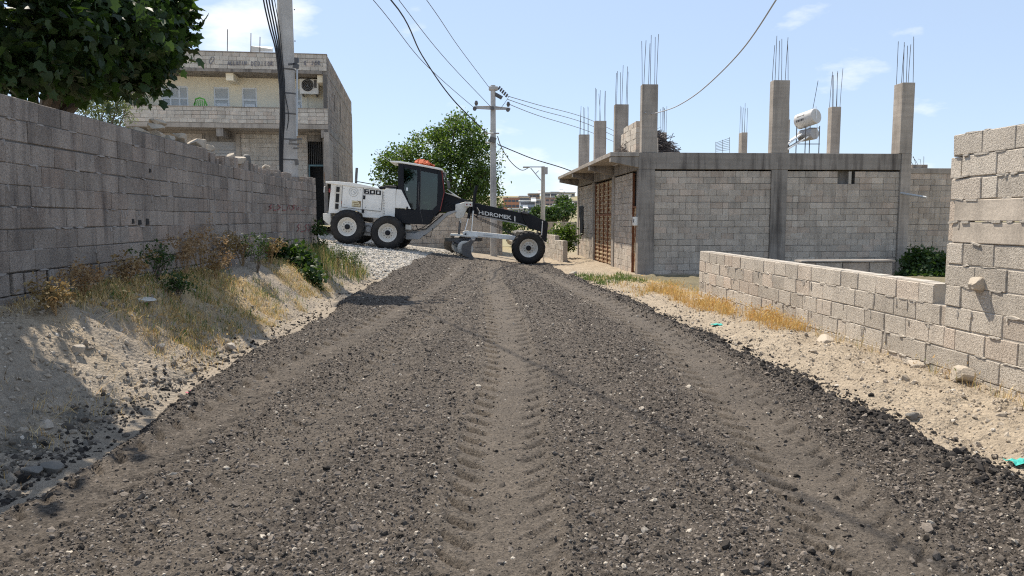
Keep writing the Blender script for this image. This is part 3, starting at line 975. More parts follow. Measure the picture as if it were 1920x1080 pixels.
# near-black plugs on some block faces, putting the shade of broken holes into colour
for i, (u, v, w, h) in enumerate([(250,415,4,9),(263,417,5,9),(277,416,5,12),(282,320,3,7)]):
    p = atx(u, v, WALLX+0.008)
    mb = MB(); s = w*p.y/FOC*2.6; hh = h*p.y/FOC
    mb.loft([(WALLX+0.009, p.y-s/2, p.z-hh/2),(WALLX+0.009, p.y+s/2, p.z-hh/2*0.8),(WALLX+0.009, p.y+s/2*0.7, p.z+hh/2),(WALLX+0.009, p.y-s/2*0.8, p.z+hh/2)],
            [(WALLX-0.05, p.y-s/2, p.z-hh/2),(WALLX-0.05, p.y+s/2, p.z-hh/2),(WALLX-0.05, p.y+s/2, p.z+hh/2),(WALLX-0.05, p.y-s/2, p.z+hh/2)])
    mb.build("hollow_shade_plug", MAT['dark'], lw)

def scrawl(name, strokes, width, mat, parent, to3d, nrm):
    """painted strokes: thin ribbons just proud of the wall"""
    mb = MB(); nrm = Vector(nrm)
    for st in strokes:
        P = [Vector(to3d(*q)) + nrm*0.012 for q in st]
        for a, b in zip(P[:-1], P[1:]):
            d = (b-a)
            if d.length < 1e-5: continue
            s = d.normalized().cross(nrm)*width/2
            mb.add([a-s, a+s, b+s, b-s], [(0,1,2,3)])
    return mb.build(name, mat, parent, recalc=False)

MAT['red_spray'] = simple("faded_red_spray", (0.25, 0.075, 0.07), 0.9, var=0.4, scale=8, bump=0)
MAT['blue_spray'] = simple("faded_dark_spray", (0.16, 0.155, 0.17), 0.9, var=0.3, scale=8, bump=0)
r = random.Random(12)
def squiggle(u0, u1, v0, v1, n, slope=0.0):
    out = []; w = (u1-u0)/n
    for i in range(n):
        a = u0 + i*w; kind = r.randrange(5); dv = slope*(a-u0)
        if kind == 0: st = [(a, v0+dv), (a+w*0.15, v1+dv), (a+w*0.6, v0+dv+(v1-v0)*0.4), (a+w*0.75, v1+dv)]
        elif kind == 1: st = [(a, v1+dv), (a+w*0.35, v0+dv), (a+w*0.75, v1+dv)]
        elif kind == 2: st = [(a, v0+dv), (a+w*0.05, v1+dv), (a+w*0.7, v1+dv)]
        elif kind == 3: st = [(a+w*0.7, v0+dv), (a+w*0.1, v0+dv+(v1-v0)*0.3), (a+w*0.65, v0+dv+(v1-v0)*0.6), (a, v1+dv)]
        else: st = [(a, v0+dv), (a, v1+dv), (a+w*0.6, (v0+v1)/2+dv), (a+w*0.05, v0+dv)]
        out.append(st)
    return out
scrawl("red_graffiti", squiggle(503, 572, 384, 394, 8) + squiggle(556, 592, 420, 434, 5), 0.022, MAT['red_spray'], lw, lambda u, v: atx(u, v, WALLX+0.004), (1, 0, 0))

# loose stones lying on the wall
for i, (u, v, Yp, sx, sy, sz, lab) in enumerate([
    (263, 235, 9.6, .34, .28, .07, "flat tan stone lying at the left foot of the stone pile on the long wall"),
    (292, 241, 9.9, .30, .26, .09, "lower flat block in the little stack of three on the long wall"),
    (290, 229, 9.9, .32, .26, .085, "middle flat block in the little stack of three on the long wall"),
    (293, 217, 9.9, .34, .27, .075, "top flat block of the little stack of three on the long wall"),
    (318, 243, 10.4, .20, .22, .08, "small squared stone right beside the little stack on the long wall"),
    (336, 248, 10.7, .28, .26, .13, "tan angular rock between the stack and the long pale rock on the wall"),
    (372, 252, 11.4, .55, .3, .15, "long pale limestone rock lying on the damaged top of the long wall"),
    (390, 262, 11.7, .30, .26, .10, "pale sandy brick-shaped stone just right of the long pale rock"),
    (433, 288, 13.2, .22, .2, .14, "small white stone perched on the wall left of the dark lump"),
    (461, 289, 13.9, .26, .24, .20, "dark grey lump on the wall behind the white stone"),
    (450, 299, 13.5, .62, .22, .15, "long rough pale stone lying low on the wall below the dark lump"),
    (500, 309, 15.3, .40, .22, .12, "pale rubble stone on the wall just left of the electricity pole"),
]):
    top = z_top + (0.2 if Yp < 12.3 else 0.0)
    p = atx(u, v, WALLX-0.11)
    base = {1: top, 2: top+.085, 3: top+.165}.get(i, top if Yp < 12.3 else z_top+0.10)
    rock("stone", (WALLX-0.11, p.y, base-0.01), (sy*0.75, sx, sz*1.25), MAT['stone'] if i != 9 else MAT['stone_grey'], lab, seed=i+3)

# ---- the low wall and the tall wall on the right
rw = root("low_block_wall", (RWALLX+0.1, 10.8, -0.1), "low sunlit block wall running along the right verge", "wall")
# face looks to -x: direction along -y has its right-hand normal towards -x
RW0, RW1 = 6.83, 14.5
blk, core = courses((RWALLX, RW1, 0), (0, -1), RW1-RW0, -0.125, 5, 0.198, 0.4, seed=8, holes=[(RW1-RW0-0.20, RW1-RW0-0.04, 0.7, 0.9)])
place_blocks(rw, blk, 'block_right', 300)
core.build("mortar", MAT['mortar_pale'], rw)
smears(rw, (RWALLX, RW1, 0), (0, -1), RW1-RW0, -0.125, 4, 0.198, 150, 'mortar_pale', 5)
foot = MB().box(RWALLX-0.03, RWALLX+0.22, RW0+0.01, RW1-0.02, -0.5, -0.127).build("footing", MAT['concrete'], rw)
mb = MB()      # cement slurry smeared along the joints of the top course
for i in range(26):
    yy = RW0+0.5+i*0.27; 
    mb.obox((RWALLX+0.10, yy+r.uniform(-.05,.05), 0.867), (0.16+r.uniform(-.03,.02), 0.25, 0.010), Matrix.Rotation(r.uniform(-.05,.05), 3, 'Z'))
o = mb.build("mortar_cap", MAT['mortar_pale'], rw); o["kind"] = "stuff"

tw = root("tall_block_wall", (RWALLX+0.1, 4.6, -0.1), "tall rough sunlit block wall with a toothed end above the low wall", "wall")
TW0 = 1.2
blk, core = courses((RWALLX-0.012, RW0, 0), (0, -1), RW0-TW0, -0.125, 12, 0.2, 0.40, seed=21,
                    holes=[(-0.1, 0.16, 0.42, 0.48), (-0.1, 0.10, 0.02, 0.10), (-0.1, 0.13, 1.9, 2.0), (0.20, 0.42, 0.82, 0.92), (-1, 20, 1.28, 1.67), (0.77, 0.86, 1.02, 1.11)])
place_blocks(tw, blk, 'block_right', 300)
core.build("mortar", MAT['mortar_pale'], tw)
smears(tw, (RWALLX-0.012, RW0, 0), (0, -1), RW0-TW0, -0.125, 12, 0.2, 210, 'mortar_pale', 6)
mb = MB()
for (za, zb, o_) in ((1.279, 1.468, 0.012), (1.478, 1.670, 0.03)):   # two cast bands
    mb.box(RWALLX-0.012-o_*0.3, RWALLX+0.185, TW0, RW0-0.04-o_, za, zb)
mb.build("cast_band", MAT['band'], tw, bevel=0.008)
mb = MB()
for (za, zb, dy) in ((0.30, 0.55, 0.06), (0.88, 1.26, 0.05), (1.29, 1.66, 0.035), (1.88, 2.07, 0.05), (-0.1, 0.1, 0.05), (1.68,1.86,0.03)):
    mb.box(RWALLX+0.005, RWALLX+0.17, RW0-0.10, RW0+dy, za, zb)          # end webs of the toothed blocks
o = mb.build("toothed_end", MAT['block_right'], tw, bevel=0.006)
mb = MB(); rr = random.Random(5)
for i in range(46):                                  # squeezed-out mortar beads
    yy = rr.uniform(TW0+1.5, RW0-0.05); zz = rr.choice([1.27, 1.475, 1.673, 1.875, 2.075])
    mb.obox((RWALLX-0.016, yy, zz+rr.uniform(-.008,.008)), (0.022, rr.uniform(.05,.25), rr.uniform(.012,.026)), Matrix.Rotation(rr.uniform(-.2,.2), 3, 'X'))
o = mb.build("mortar_bead", MAT['mortar_pale'], tw); o["kind"] = "stuff"
p = atx(1836, 545, RWALLX-0.01)
rock("stone", (RWALLX-0.03, p.y, p.z), (0.17, 0.15, 0.13), MAT['stone'], "pale round stone wedged in a gap of the tall block wall", seed=44)
p = atx(1803, 745, RWALLX-0.12)
rock("stone", (RWALLX-0.14, p.y, gz(RWALLX-0.14, p.y)-0.03), (0.2, 0.24, 0.16), MAT['stone'], "pale rock on the sand at the joint of the low and tall walls", seed=51)
p = atx(1548, 650, RWALLX-0.25)
rock("stone", (RWALLX-0.25, p.y, gz(RWALLX-0.25, p.y)-0.03), (0.22, 0.26, 0.12), MAT['stone'], "white flat rock in the dry grass below the low wall", seed=52)
p = atx(1716, 703, RWALLX-0.1)
rock("stone", (RWALLX-0.1, p.y, gz(RWALLX-0.1, p.y)-0.02), (0.12, 0.2, 0.09), MAT['stone'], "small white rock touching the foot of the low wall", seed=53)

# ---- short cross wall in the yard behind the low wall
cw = root("yard_wall", (5.4, 10.6, -0.1), "short dark block wall in the yard behind the low wall", "wall")
blk, core = courses((4.78, 10.5, 0), (1, 0), 1.36, -0.125, 5, 0.2, 0.4, seed=30)
place_blocks(cw, blk, 'block_bld', 300)
core.build("mortar", MAT['mortar'], cw)
MB().box(4.77, 6.17, 10.48, 10.71, 0.876, 0.90).build("cement_cap", MAT['concrete'], cw)
# ------------------------------------------------------------------ unfinished building on the right
BX0, BX1, BY0, BY1 = 5.37, 14.22, 23.6, 37.1
BZ0, BEAM, BTOP = -0.35, 3.06, 3.585
ub = root("unfinished_building", ((BX0+BX1)/2, (BY0+BY1)/2, BZ0), "unfinished one-storey grey block building with bare columns and rebar on its roof", "building")
colw = 0.52
COLX = [BX0, 9.67, BX1-0.30]
# front wall, two bays
for (a, b, sd, hl) in ((BX0+colw, COLX[1], 41, []), (COLX[1]+colw, COLX[2], 42, [(1.67, 2.24, 2.60, 3.03), (2.52, 2.66, 1.45, 1.53)])):
    blk, core = courses((a+0.003, BY0+0.05, 0), (1, 0), b-a-0.006, BZ0, 17, 0.198, 0.4, seed=sd, holes=hl)
    place_blocks(ub, blk, 'block_bld', 150)
    core.build("mortar", MAT['mortar'], ub)
mb = MB(); mb.box(11.75, 12.60, BY0+0.30, BY0+0.32, 2.5, 3.04); mb.build("window_recess", MAT['concrete_dark'], ub)
MB().box(12.22, 12.31, BY0+0.03, BY0+0.075, 2.62, 3.01).build("window_jamb", MAT['mortar_pale'], ub)
# left side wall with gate and door openings (face looks to -x)
def syy(u): return BX0*FOC/(u-880)
blk, core = courses((BX0+0.05, BY1, 0), (0, -1), BY1-BY0-colw*0.6, BZ0, 17, 0.198, 0.4, seed=43,
                    holes=[(BY1-32.2, BY1-28.3, -1, 3.0), (BY1-24.75, BY1-23.6, -1, 3.05), (BY1-36.3, BY1-35.4, 1.15, 2.0)])
place_blocks(ub, blk, 'block_bld', 220)
core.build("mortar", MAT['mortar'], ub)
# columns, beam, slab
def column(x0, x1, y0, y1, z0, z1, mk='concrete', name="column"):
    return MB().box(x0, x1, y0, y1, z0, z1).build(name, MAT[mk], ub, bevel=0.012)
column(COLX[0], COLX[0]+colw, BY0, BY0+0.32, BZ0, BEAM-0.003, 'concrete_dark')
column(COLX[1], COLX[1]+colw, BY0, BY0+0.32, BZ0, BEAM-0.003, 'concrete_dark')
column(COLX[2], COLX[2]+0.33, BY0-0.035, BY0+0.55, BZ0, BTOP+0.003, 'concrete')
for yy in (27.75, 32.25, 36.75):
    column(BX0+0.005, BX0+0.32, yy, yy+0.4, BZ0, BEAM-0.003)
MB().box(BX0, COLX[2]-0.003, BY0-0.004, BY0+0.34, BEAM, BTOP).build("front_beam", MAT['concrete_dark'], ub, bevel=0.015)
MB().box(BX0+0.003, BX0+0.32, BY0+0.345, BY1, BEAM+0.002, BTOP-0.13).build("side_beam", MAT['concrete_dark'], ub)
OVX = 4.45
MB().box(OVX, BX0-0.004, BY0-0.03, BY1+0.5, BTOP-0.13, BTOP+0.004).build("roof_overhang", MAT['concrete'], ub, bevel=0.01)
MB().box(BX0+0.325, BX1-0.03, BY0+0.345, BY1, BTOP-0.14, BTOP-0.002).build("roof_slab", MAT['concrete'], ub)
MB().box(BX0+0.33, BX1-0.25, BY1-0.2, BY1-0.01, BZ0, BTOP-0.15).build("rear_wall", MAT['block_bld'], ub)
MB().box(BX1-0.24, BX1-0.05, BY0+0.56, BY1-0.01, BZ0, BTOP-0.15).build("right_wall", MAT['block_bld'], ub)
for yy in (BY0-0.002, 27.8, 32.3, 36.85):            # tapered cantilever brackets
    y1 = yy+0.28
    MB().loft([(OVX+0.02, yy, BTOP-0.30),(BX0-0.006, yy, BEAM+0.05),(BX0-0.006, yy, BTOP-0.134),(OVX+0.02, yy, BTOP-0.134)],
              [(OVX+0.02, y1, BTOP-0.30),(BX0-0.006, y1, BEAM+0.05),(BX0-0.006, y1, BTOP-0.134),(OVX+0.02, y1, BTOP-0.134)]).build("bracket", MAT['concrete_dark'], ub, bevel=0.01)
# gate: rusty double-leaf sheet gate with ribs
gx0 = BX0+0.10
gate = MB().box(gx0+0.02, gx0+0.05, 28.32, 32.18, BZ0+0.05, 2.98).build("gate", MAT['rust'], ub)
for k in range(5):
    yy = 28.32 + k*(3.86-0.06)/4
    MB().box(gx0-0.03, gx0+0.018, yy, yy+0.06, BZ0+0.05, 2.98).build("stile", MAT['rust_dark'], gate)
zr = BZ0+0.10
while zr < 2.9:
    for k in range(4):
        yy = 28.32 + k*0.95 + 0.085
        MB().box(gx0-0.012, gx0+0.018, yy, yy+0.82, zr, zr+0.055).build("rib", MAT['rust'], gate)
    zr += 0.165
MB().box(gx0-0.035, gx0+0.017, 28.32, 32.18, 1.62, 1.70).build("rail", MAT['rust_dark'], gate)
# door by the corner, open transom above
MB().box(BX0+0.12, BX0+0.16, 23.95, 24.73, BZ0+0.1, 1.86).build("door", MAT['rust'], ub)
MB().box(BX0+0.20, BX0+0.22, 23.93, 24.75, 1.9, 3.0).build("transom_shade", MAT['dark'], ub)  # near-black sheet: the opening's inner shade put into its colour
mb = MB()
mb.box(BX0+0.06, BX0+0.13, 24.70, 24.745, BZ0+0.05, 3.0).box(BX0+0.06, BX0+0.17, 23.93, 24.70, 1.86, 1.91)
mb.build("door_frame", MAT['rust_dark'], ub)
mbx = MB().box(BX0-0.10, BX0+0.05, 23.66, 23.98, 1.28, 1.56).build("meter_box", MAT['white'], ub, bevel=0.01)
MB().box(BX0-0.104, BX0-0.100, 23.74, 23.84, 1.38, 1.48).build("meter_window", MAT['dark'], mbx)
# dark cloth stuffed into the small side window
mb = MB()
n = 7
for i in range(n):
    for j in range(8):
        pass
vs = []; fs = []
for i in range(7):
    for j in range(9):
        yy = 35.25 + 1.15*i/6 + 0.05*math.sin(j*1.7+i); zz = 2.1 - j*0.17 - 0.12*(i/6)*(j > 4)
        vs.append((BX0+0.02 + 0.05*math.sin(i*1.9+j*0.6), yy, zz))
for i in range(6):
    for j in range(8):
        a = i*9+j; fs.append((a, a+1, a+10, a+9))
mb.add(vs, fs); o = mb.build("window_cloth", MAT['cloth_dark'], ub, smooth=True)
md = o.modifiers.new("thick", 'SOLIDIFY'); md.thickness = 0.01
# roof columns with starter bars
CT = 5.70
def roof_column(x, y, wx, wy, top, seed, nb, bars_h=1.55, z0=BTOP+0.004):
    r = random.Random(seed)
    c = MB().box(x, x+wx, y, y+wy, z0, top).build("roof_column", MAT['concrete'], ub, bevel=0.012)
    pts = [(x+wx*fx, y+wy*fy) for fx in (0.1, 0.5, 0.9) for fy in (0.12, 0.88)][:nb]
    for (bx, by) in pts:
        h = bars_h*r.uniform(0.86, 1.08); lx, ly = r.gauss(0, 0.035), r.gauss(0, 0.035)
        mid = Vector((bx+lx*0.4, by+ly*0.4, top+h*0.5))
        MB().tube([(bx, by, top-0.03), mid, (bx+lx, by+ly, top+h)], 0.009, 5).build("rebar", MAT['rebar'], c)
    return c
roof_column(BX0+0.08, BY0+0.02, 0.50, 0.30, CT, 1, 6, 1.5)
roof_column(9.65, BY0+0.02, 0.53, 0.30, CT+0.17, 2, 6, 1.28)
roof_column(13.84, BY0-0.03, 0.41, 0.5, CT+0.13, 3, 6, 1.38)
for (x, y, wx, wy, t, sd) in ((5.40, 27.75, 0.50, 0.3, CT, 4), (5.40, 32.25, 0.50, 0.3, CT-0.02, 5), (5.40, 36.75, 0.50, 0.3, CT-0.1, 6),
                              (9.45, 36.7, 0.26, 0.3, CT+0.02, 7), (13.4, 36.5, 0.28, 0.45, CT+0.02, 8), (13.7, 32.3, 0.28, 0.4, CT+0.1, 9), (13.72, 28.0, 0.36, 0.32, CT+0.02, 10)):
    roof_column(x, y, wx, wy, t, sd, 6, 1.32)
pp = MB().tube([at(1689, 362, BY0-0.02), at(1737, 370, BY0-0.85)], 0.035, 10).build("drain_pipe", MAT['pipe_grey'], ub)
# starter mesh panel on the roof
mp = root("mesh_panel", at(1355, 286, 30.0), "small rebar mesh panel standing on the roof edge", "mesh panel")
for k in range(7):
    a = at(1342, 268+k*2.6, 30.0); b = at(1368, 259+k*3.6, 30.0)
    MB().tube([a, b], 0.008, 5).build("bar", MAT['rebar'], mp)
for (u0, v0, v1) in ((1342, 266, 287), (1355, 262, 287), (1368, 257, 287)):
    MB().tube([at(u0, v0, 30.0), at(u0, v1, 30.0)], 0.009, 5).build("bar", MAT['rebar'], mp)
# stack of blocks on the roof
bs = root("block_stack", (6.0, 26.2, BTOP), "stack of pale blocks on the roof corner beside the brushwood", "block stack")
r = random.Random(9); st = []
for k in range(6):
    for i in range(6 - (k > 4)):
        for j in range(2):
            st.append((Vector((5.62+0.2*j+r.uniform(-.01,.01), 25.0+i*0.41+r.uniform(-.01,.01), BTOP+0.1+0.197*k*0.95)), 0.39, 0.19, 0.185, math.pi/2+r.uniform(-.03,.03)))
for k in range(3):
    st.append((Vector((6.05, 24.75+r.uniform(-.02,.02), BTOP+0.1+0.19*k)), 0.39, 0.19, 0.185, r.uniform(-.04,.04)))
place_blocks(bs, st, 'block_right', 300)
# pile of brushwood
mb = MB(); r = random.Random(17)
pc = Vector((6.40, 26.6, BTOP))
for i in range(1500):
    t = r.random()*2*math.pi; q = r.random()**0.6
    x = math.cos(t)*q*0.95; yv = math.sin(t)*q*1.0
    zmax = 1.05*max(0, 1-(x/1.05)**2-(yv/1.2)**2)
    c = pc + Vector((x, yv, zmax*(0.35+0.65*r.random())))
    d = Vector((r.gauss(0,1), r.gauss(0,1), r.gauss(0,0.45))).normalized()*r.uniform(0.12, 0.42)
    k = Vector((r.gauss(0,.05), r.gauss(0,.05), r.gauss(0,.05)))
    if (c-d).z < BTOP or (c+d).z < BTOP: d.z = abs(d.z)*0.2
    mb.tube([c-d, c+k, c+d], [0.014, 0.011, 0.005], 3, caps=False)
o = mb.build("brushwood_pile", MAT['twig'], recalc=False)
tag(o, "dark heap of brushwood on the roof behind the corner column", "brushwood", kind="stuff")
# scrap lying on the roof
for i, (u, w, h, lab) in enumerate([(1277, .35, .12, "small grey rubble lump on the roof right of the brushwood"), (1268, .25, .10, "smaller rubble lump on the roof touching the brushwood end")]):
    p = at(u, 284, 25.5)
    rock("rubble", (p.x, 25.5, BTOP), (w, .3, h), MAT['stone_grey'], lab, "rubble", seed=70+i)

# ---- solar water heater: tank on a frame, boiler drum, two tilted panels
SY = 32.6
sh = root("solar_water_heater", at(1515, 290, SY), "roof solar water heater with white tank on a dark frame", "water heater")
sh.location.z = BTOP
mb = MB()
def drum(a, b, rad, name, mk, parent, n=24):
    a, b = Vector(a), Vector(b); d = (b-a).normalized()
    return MB().tube([a, a+d*0.02, a+d*0.05, b-d*0.05, b-d*0.02, b], [rad*0.93, rad*0.985, rad, rad, rad*0.985, rad*0.93], n).build(name, MAT[mk], parent, smooth=True)
ta = at(1497, 229, SY+0.5); tb = at(1531, 217, SY-0.35)
tank = drum(ta, tb, 0.335, "water_tank", 'tank', sh)
d_ = (tb-ta).normalized()
r = random.Random(2)
dn = (tb-ta).normalized(); up_ = Vector((0,0,1)); sd_ = dn.cross(up_).normalized()
if sd_.y > 0: sd_ = -sd_
for row, (za, hgt) in enumerate(((25, 0.07), (-8, 0.11))):                 # faded unreadable print on the tank
    for k in range(5):
        f = 0.20 + 0.085*k
        c = ta.lerp(tb, f) + (sd_*math.cos(math.radians(za)) + up_*math.sin(math.radians(za)))*0.337
        tang = (up_*math.cos(math.radians(za)) - sd_*math.sin(math.radians(za)))
        m = Matrix((dn*1.0, sd_, tang)).transposed()
        MB().obox(c, (0.055, 0.006, hgt*r.uniform(0.6, 1.0)), m).build("print_mark", MAT['dark_steel'], tank)
ba = at(1502, 255, SY+0.45); bb = at(1528, 250, SY-0.3)
boiler = drum(ba, bb, 0.26, "boiler_drum", 'grey_steel', sh)
mb = MB()
FX = [(1494, SY-0.35), (1511, SY-0.5), (1519, SY+0.5), (1537, SY-0.2)]
for (u, yy) in FX:
    p = at(u, 236, yy)
    MB().tube([(p.x, p.y, BTOP), (p.x, p.y, p.z)], 0.022, 4).build("frame_leg", MAT['dark_steel'], sh)
for v in (240, 270):
    q = [at(u, v, yy) for (u, yy) in FX]
    for a, b in ((0, 1), (1, 3), (3, 2), (2, 0)):
        MB().tube([q[a], q[b]], 0.018, 4).build("frame_rail", MAT['dark_steel'], sh)
for (u0, u1, dv) in ((1478, 1522, 0), (1468, 1505, -2)):
    a0 = at(u0, 281+dv, SY-1.0); b0 = at(u1, 254+dv, SY-0.2)
    ax = (b0-a0); side = Vector((0.15, 1.0, 0)).normalized()*0.95; nn = ax.cross(side).normalized()*0.06
    if nn.z < 0: nn = -nn
    MB().loft([a0, b0, b0+side, a0+side], [a0+nn, b0+nn, b0+side+nn, a0+side+nn]).build("collector_panel", MAT['white'], sh, bevel=0.01)
MB().tube([at(1524, 205, SY), at(1534, 151, SY)], 0.012, 5).build("vent_rod", MAT['cable'], sh)
MB().tube([at(1530, 199, SY-0.36), at(1532, 236, SY-0.38), at(1532, 262, SY-0.3)], 0.012, 5).build("water_pipe", MAT['pvc'], sh)

# ---- lower neighbouring building to the right of it
nb = root("neighbour_building", (16.2, 26.5, BZ0), "lower block building adjoining the unfinished one behind the tall wall", "building")
blk, core = courses((14.25, 25.7, 0), (1, 0), 3.55, 0.30, 14, 0.198, 0.4, seed=60)
place_blocks(nb, blk, 'block_bld', 300); core.build("mortar", MAT['mortar'], nb)
MB().box(14.24, 17.9, 25.68, 29.5, 3.075, 3.27).build("roof_slab", MAT['concrete'], nb, bevel=0.015)
MB().box(14.24, 17.85, 25.66, 25.95, BZ0-0.2, 0.298).build("plinth", MAT['concrete_dark'], nb)
MB().box(17.6, 17.8, 25.96, 29.4, BZ0, 3.07).build("side_wall", MAT['block_bld'], nb)
for i in range(6):
    u = 1712+i*4; p = at(u, 312, 25.9)
    MB().tube([(p.x, 25.9, 3.27), (p.x-0.2+0.05*i, 26.0, 3.5+0.1*(i % 3)), (p.x-0.5+0.12*i, 26.1, 3.62+0.08*(i % 2))], 0.008, 4).build("bent_rebar", MAT['rebar'], nb)
for i, (u, w) in enumerate(((1713, .14), (1722, .2), (1733, .2))):
    p = at(u, 308, 25.8)
    MB().box(p.x-w/2, p.x+w/2, 25.75, 25.95, 3.272, 3.40).build("block_stub", MAT['block_left'], nb, bevel=0.01)

# ------------------------------------------------------------------ two-storey house on the left
HA = math.atan(0.075)
H0 = Vector((-6.40, 35.0, 0)); FD = Vector((math.cos(HA), math.sin(HA), 0)); DD = Vector((-math.sin(HA), math.cos(HA), 0))
HZ = 1.8
ZM = [(0, 0), (5.2, 5.15), (5.6, 5.44), (5.93, 5.77), (6.75, 6.50), (7.72, 7.58), (8.28, 8.02), (8.44, 8.15), (9.26, 8.91)]
def hz(z): return float(np.interp(z, [q[0] for q in ZM], [q[1] for q in ZM]))
def hp(s, t, z):
    z = hz(z)
    return H0 - FD*s + DD*t + Vector((0, 0, z))
house = root("house", hp(4.8, 7, HZ), "two-storey block house with a balcony and cream plaster behind the left wall", "house")
def hbox(s0, s1, t0, t1, z0, z1, name, mk, parent=None, bevel=0.0):
    mb = MB()
    mb.loft([hp(s0,t0,z0), hp(s1,t0,z0), hp(s1,t1,z0), hp(s0,t1,z0)], [hp(s0,t0,z1), hp(s1,t0,z1), hp(s1,t1,z1), hp(s0,t1,z1)])
    return mb.build(name, MAT[mk], parent or house, bevel=bevel)
HW = 8.8
# balcony and roof parapets in blocks (front)
for (z0, rows, sd) in ((5.775, 4, 81), (8.155, 4, 82)):
    blk, core = courses(hp(HW, 0, 0), FD, HW, z0, rows, 0.1725 if z0 < 7 else 0.1795, 0.36, seed=sd)
    place_blocks(house, blk, 'block_house', 150); core.build("mortar", MAT['mortar'], house)
hbox(-0.02, HW+0.02, -0.03, 0.22, 6.712, 6.75, "balcony_cap", 'concrete', bevel=0.005)
hbox(-0.02, HW+0.02, -0.03, 0.22, 9.222, 9.26, "parapet_cap", 'concrete', bevel=0.005)
hbox(0.0, HW, 0.003, 1.45, 5.72, 5.925, "balcony_slab", 'concrete')
hbox(0.2, HW, -0.02, 14.0, 8.28, 8.435, "roof_slab", 'concrete_dark')
hbox(0.2, HW-0.2, 1.45, 13.9, 5.6, 5.72, "floor_slab", 'concrete')
for s in (0.02, 4.6, HW-0.35):                        # cantilever beams under the balcony
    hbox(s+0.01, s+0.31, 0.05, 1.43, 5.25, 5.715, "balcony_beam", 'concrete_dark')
hbox(0.22, 0.46, 0.25, 1.40, 7.85, 8.275, "roof_beam", 'plaster', bevel=0.01)
# recessed upper wall in cream plaster with openings
def u2s(u, t): 
    # horizontal pixel to distance along the front at depth t
    d = ray(u, 410); k = (d.x/d.y)
    # H0 - FD*s + DD*t, x = k*y
    P = H0 + DD*t
    return (k*P.y - P.x)/(-FD.x + k*FD.y)
hbox(u2s(447, 0.3), u2s(433, 0.3), 0.25, 1.40, 7.85, 8.275, "roof_beam", 'plaster', bevel=0.01)
T1 = 1.42
wins = [(312, 362), (409, 438), (461, 489), (558, 572)]
spans = sorted([(u2s(b, T1), u2s(a, T1)) for a, b in wins])
WT = 7.72
prev = 0.22
mb_list = []
for (a, b) in spans:
    hbox(prev, a, T1, T1+0.2, 5.93, 8.279, "upper_wall", 'plaster')
    hbox(a, b, T1, T1+0.2, WT, 8.278, "upper_wall", 'plaster')
    prev = b
hbox(prev, HW-0.1, T1, T1+0.2, 5.93, 8.279, "upper_wall", 'plaster')
hbox(0.205, HW-0.1, T1-0.02, T1+0.01, 5.927, 5.98, "skirting", 'concrete')
for i, (a, b) in enumerate(spans):
    w = b-a
    win = hbox(a, b, T1+0.06, T1+0.10, 5.94, WT, "window", 'glass')
    fr = 0.07
    for (s0, s1, z0, z1) in ((a, a+fr, 5.94, WT), (b-fr, b, 5.94, WT), (a+fr, b-fr, WT-fr, WT), (a+fr, b-fr, 7.18, 7.25)):
        hbox(s0, s1, T1+0.02, T1+0.058, z0, z1, "frame", 'pvc', win)
    k = 3 if w > 1.0 else 1
    for q in range(1, k):
        sm = a + w*q/k
        hbox(sm-0.04, sm+0.04, T1+0.022, T1+0.057, 5.95, WT-fr, "mullion", 'pvc', win)
    if k == 1:
        hbox(a+0.10, b-0.10, T1+0.03, T1+0.05, 5.96, 7.05, "sash_panel", 'pvc', win)
# right side wall (blocks too small to pick apart), with slits; corner columns and bands
blk, core = courses(hp(0, 0.02, 0), DD, 13.9, HZ-0.6, 34, 0.2, 0.4, seed=85, holes=[(3.0, 3.3, 6.9, 7.7), (6.0, 6.3, 6.6, 7.5), (9.5, 9.8, 6.3, 7.0), (4.2, 4.45, 3.4, 4.1), (8.8, 9.1, 3.2, 4.0)])
place_blocks(house, blk, 'block_left', 0); core.build("mortar", MAT['mortar'], house)
blk, core = courses(hp(0, 0.02, 0), DD, 13.9, 8.155, 4, 0.185, 0.4, seed=86)
place_blocks(house, blk, 'block_left', 0); core.build("mortar", MAT['mortar'], house)
for (z0, z1) in ((5.6, 5.86), (8.24, 8.439)):
    hbox(-0.015, 0.19, 0.03, 13.92, z0, z1, "side_band", 'concrete_dark')
for t in (0.0, 4.5, 9.1, 13.6):
    hbox(-0.012, 0.2, t+0.001, t+0.32, HZ-0.6, 5.59, "side_column", 'concrete')
    hbox(-0.012, 0.2, t+0.24, t+0.5, 5.87, 8.23, "side_column", 'concrete')
hbox(0.2, HW-0.2, 13.6, 13.8, HZ-0.6, 9.2, "rear_wall", 'block_left')
hbox(HW-0.19, HW, 0.25, 13.8, HZ-0.6, 8.27, "left_wall", 'block_house')
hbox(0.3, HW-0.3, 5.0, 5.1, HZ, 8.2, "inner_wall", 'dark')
# ground floor front: shutter, block panel, doorway with bars
sA, sB = u2s(452, T1), u2s(385, T1)
dA, dB = u2s(613, T1), u2s(579, T1)
blk, core = courses(hp(sA-0.1, T1, 0), FD, sA-0.1-dB, HZ-0.6, 21, 0.202, 0.4, seed=87)
place_blocks(house, blk, 'block_house', 120); core.build("mortar", MAT['mortar'], house)
hbox(sA-0.1, sA+0.12, T1-0.05, T1+0.25, HZ-0.6, 5.59, "front_column", 'concrete')
sht = hbox(sA+0.13, sB, T1+0.15, T1+0.18, HZ-0.5, 5.15, "shutter", 'grey_steel')
for k in range(22):
    z = HZ-0.4+k*0.16
    hbox(sA+0.14, sB-0.01, T1+0.12, T1+0.149, z, z+0.13, "shutter_slat", 'grey_steel', sht, bevel=0.02)
hbox(sA+0.13, sB, T1+0.02, T1+0.3, 5.16, 5.6, "shutter_lintel", 'concrete_dark')
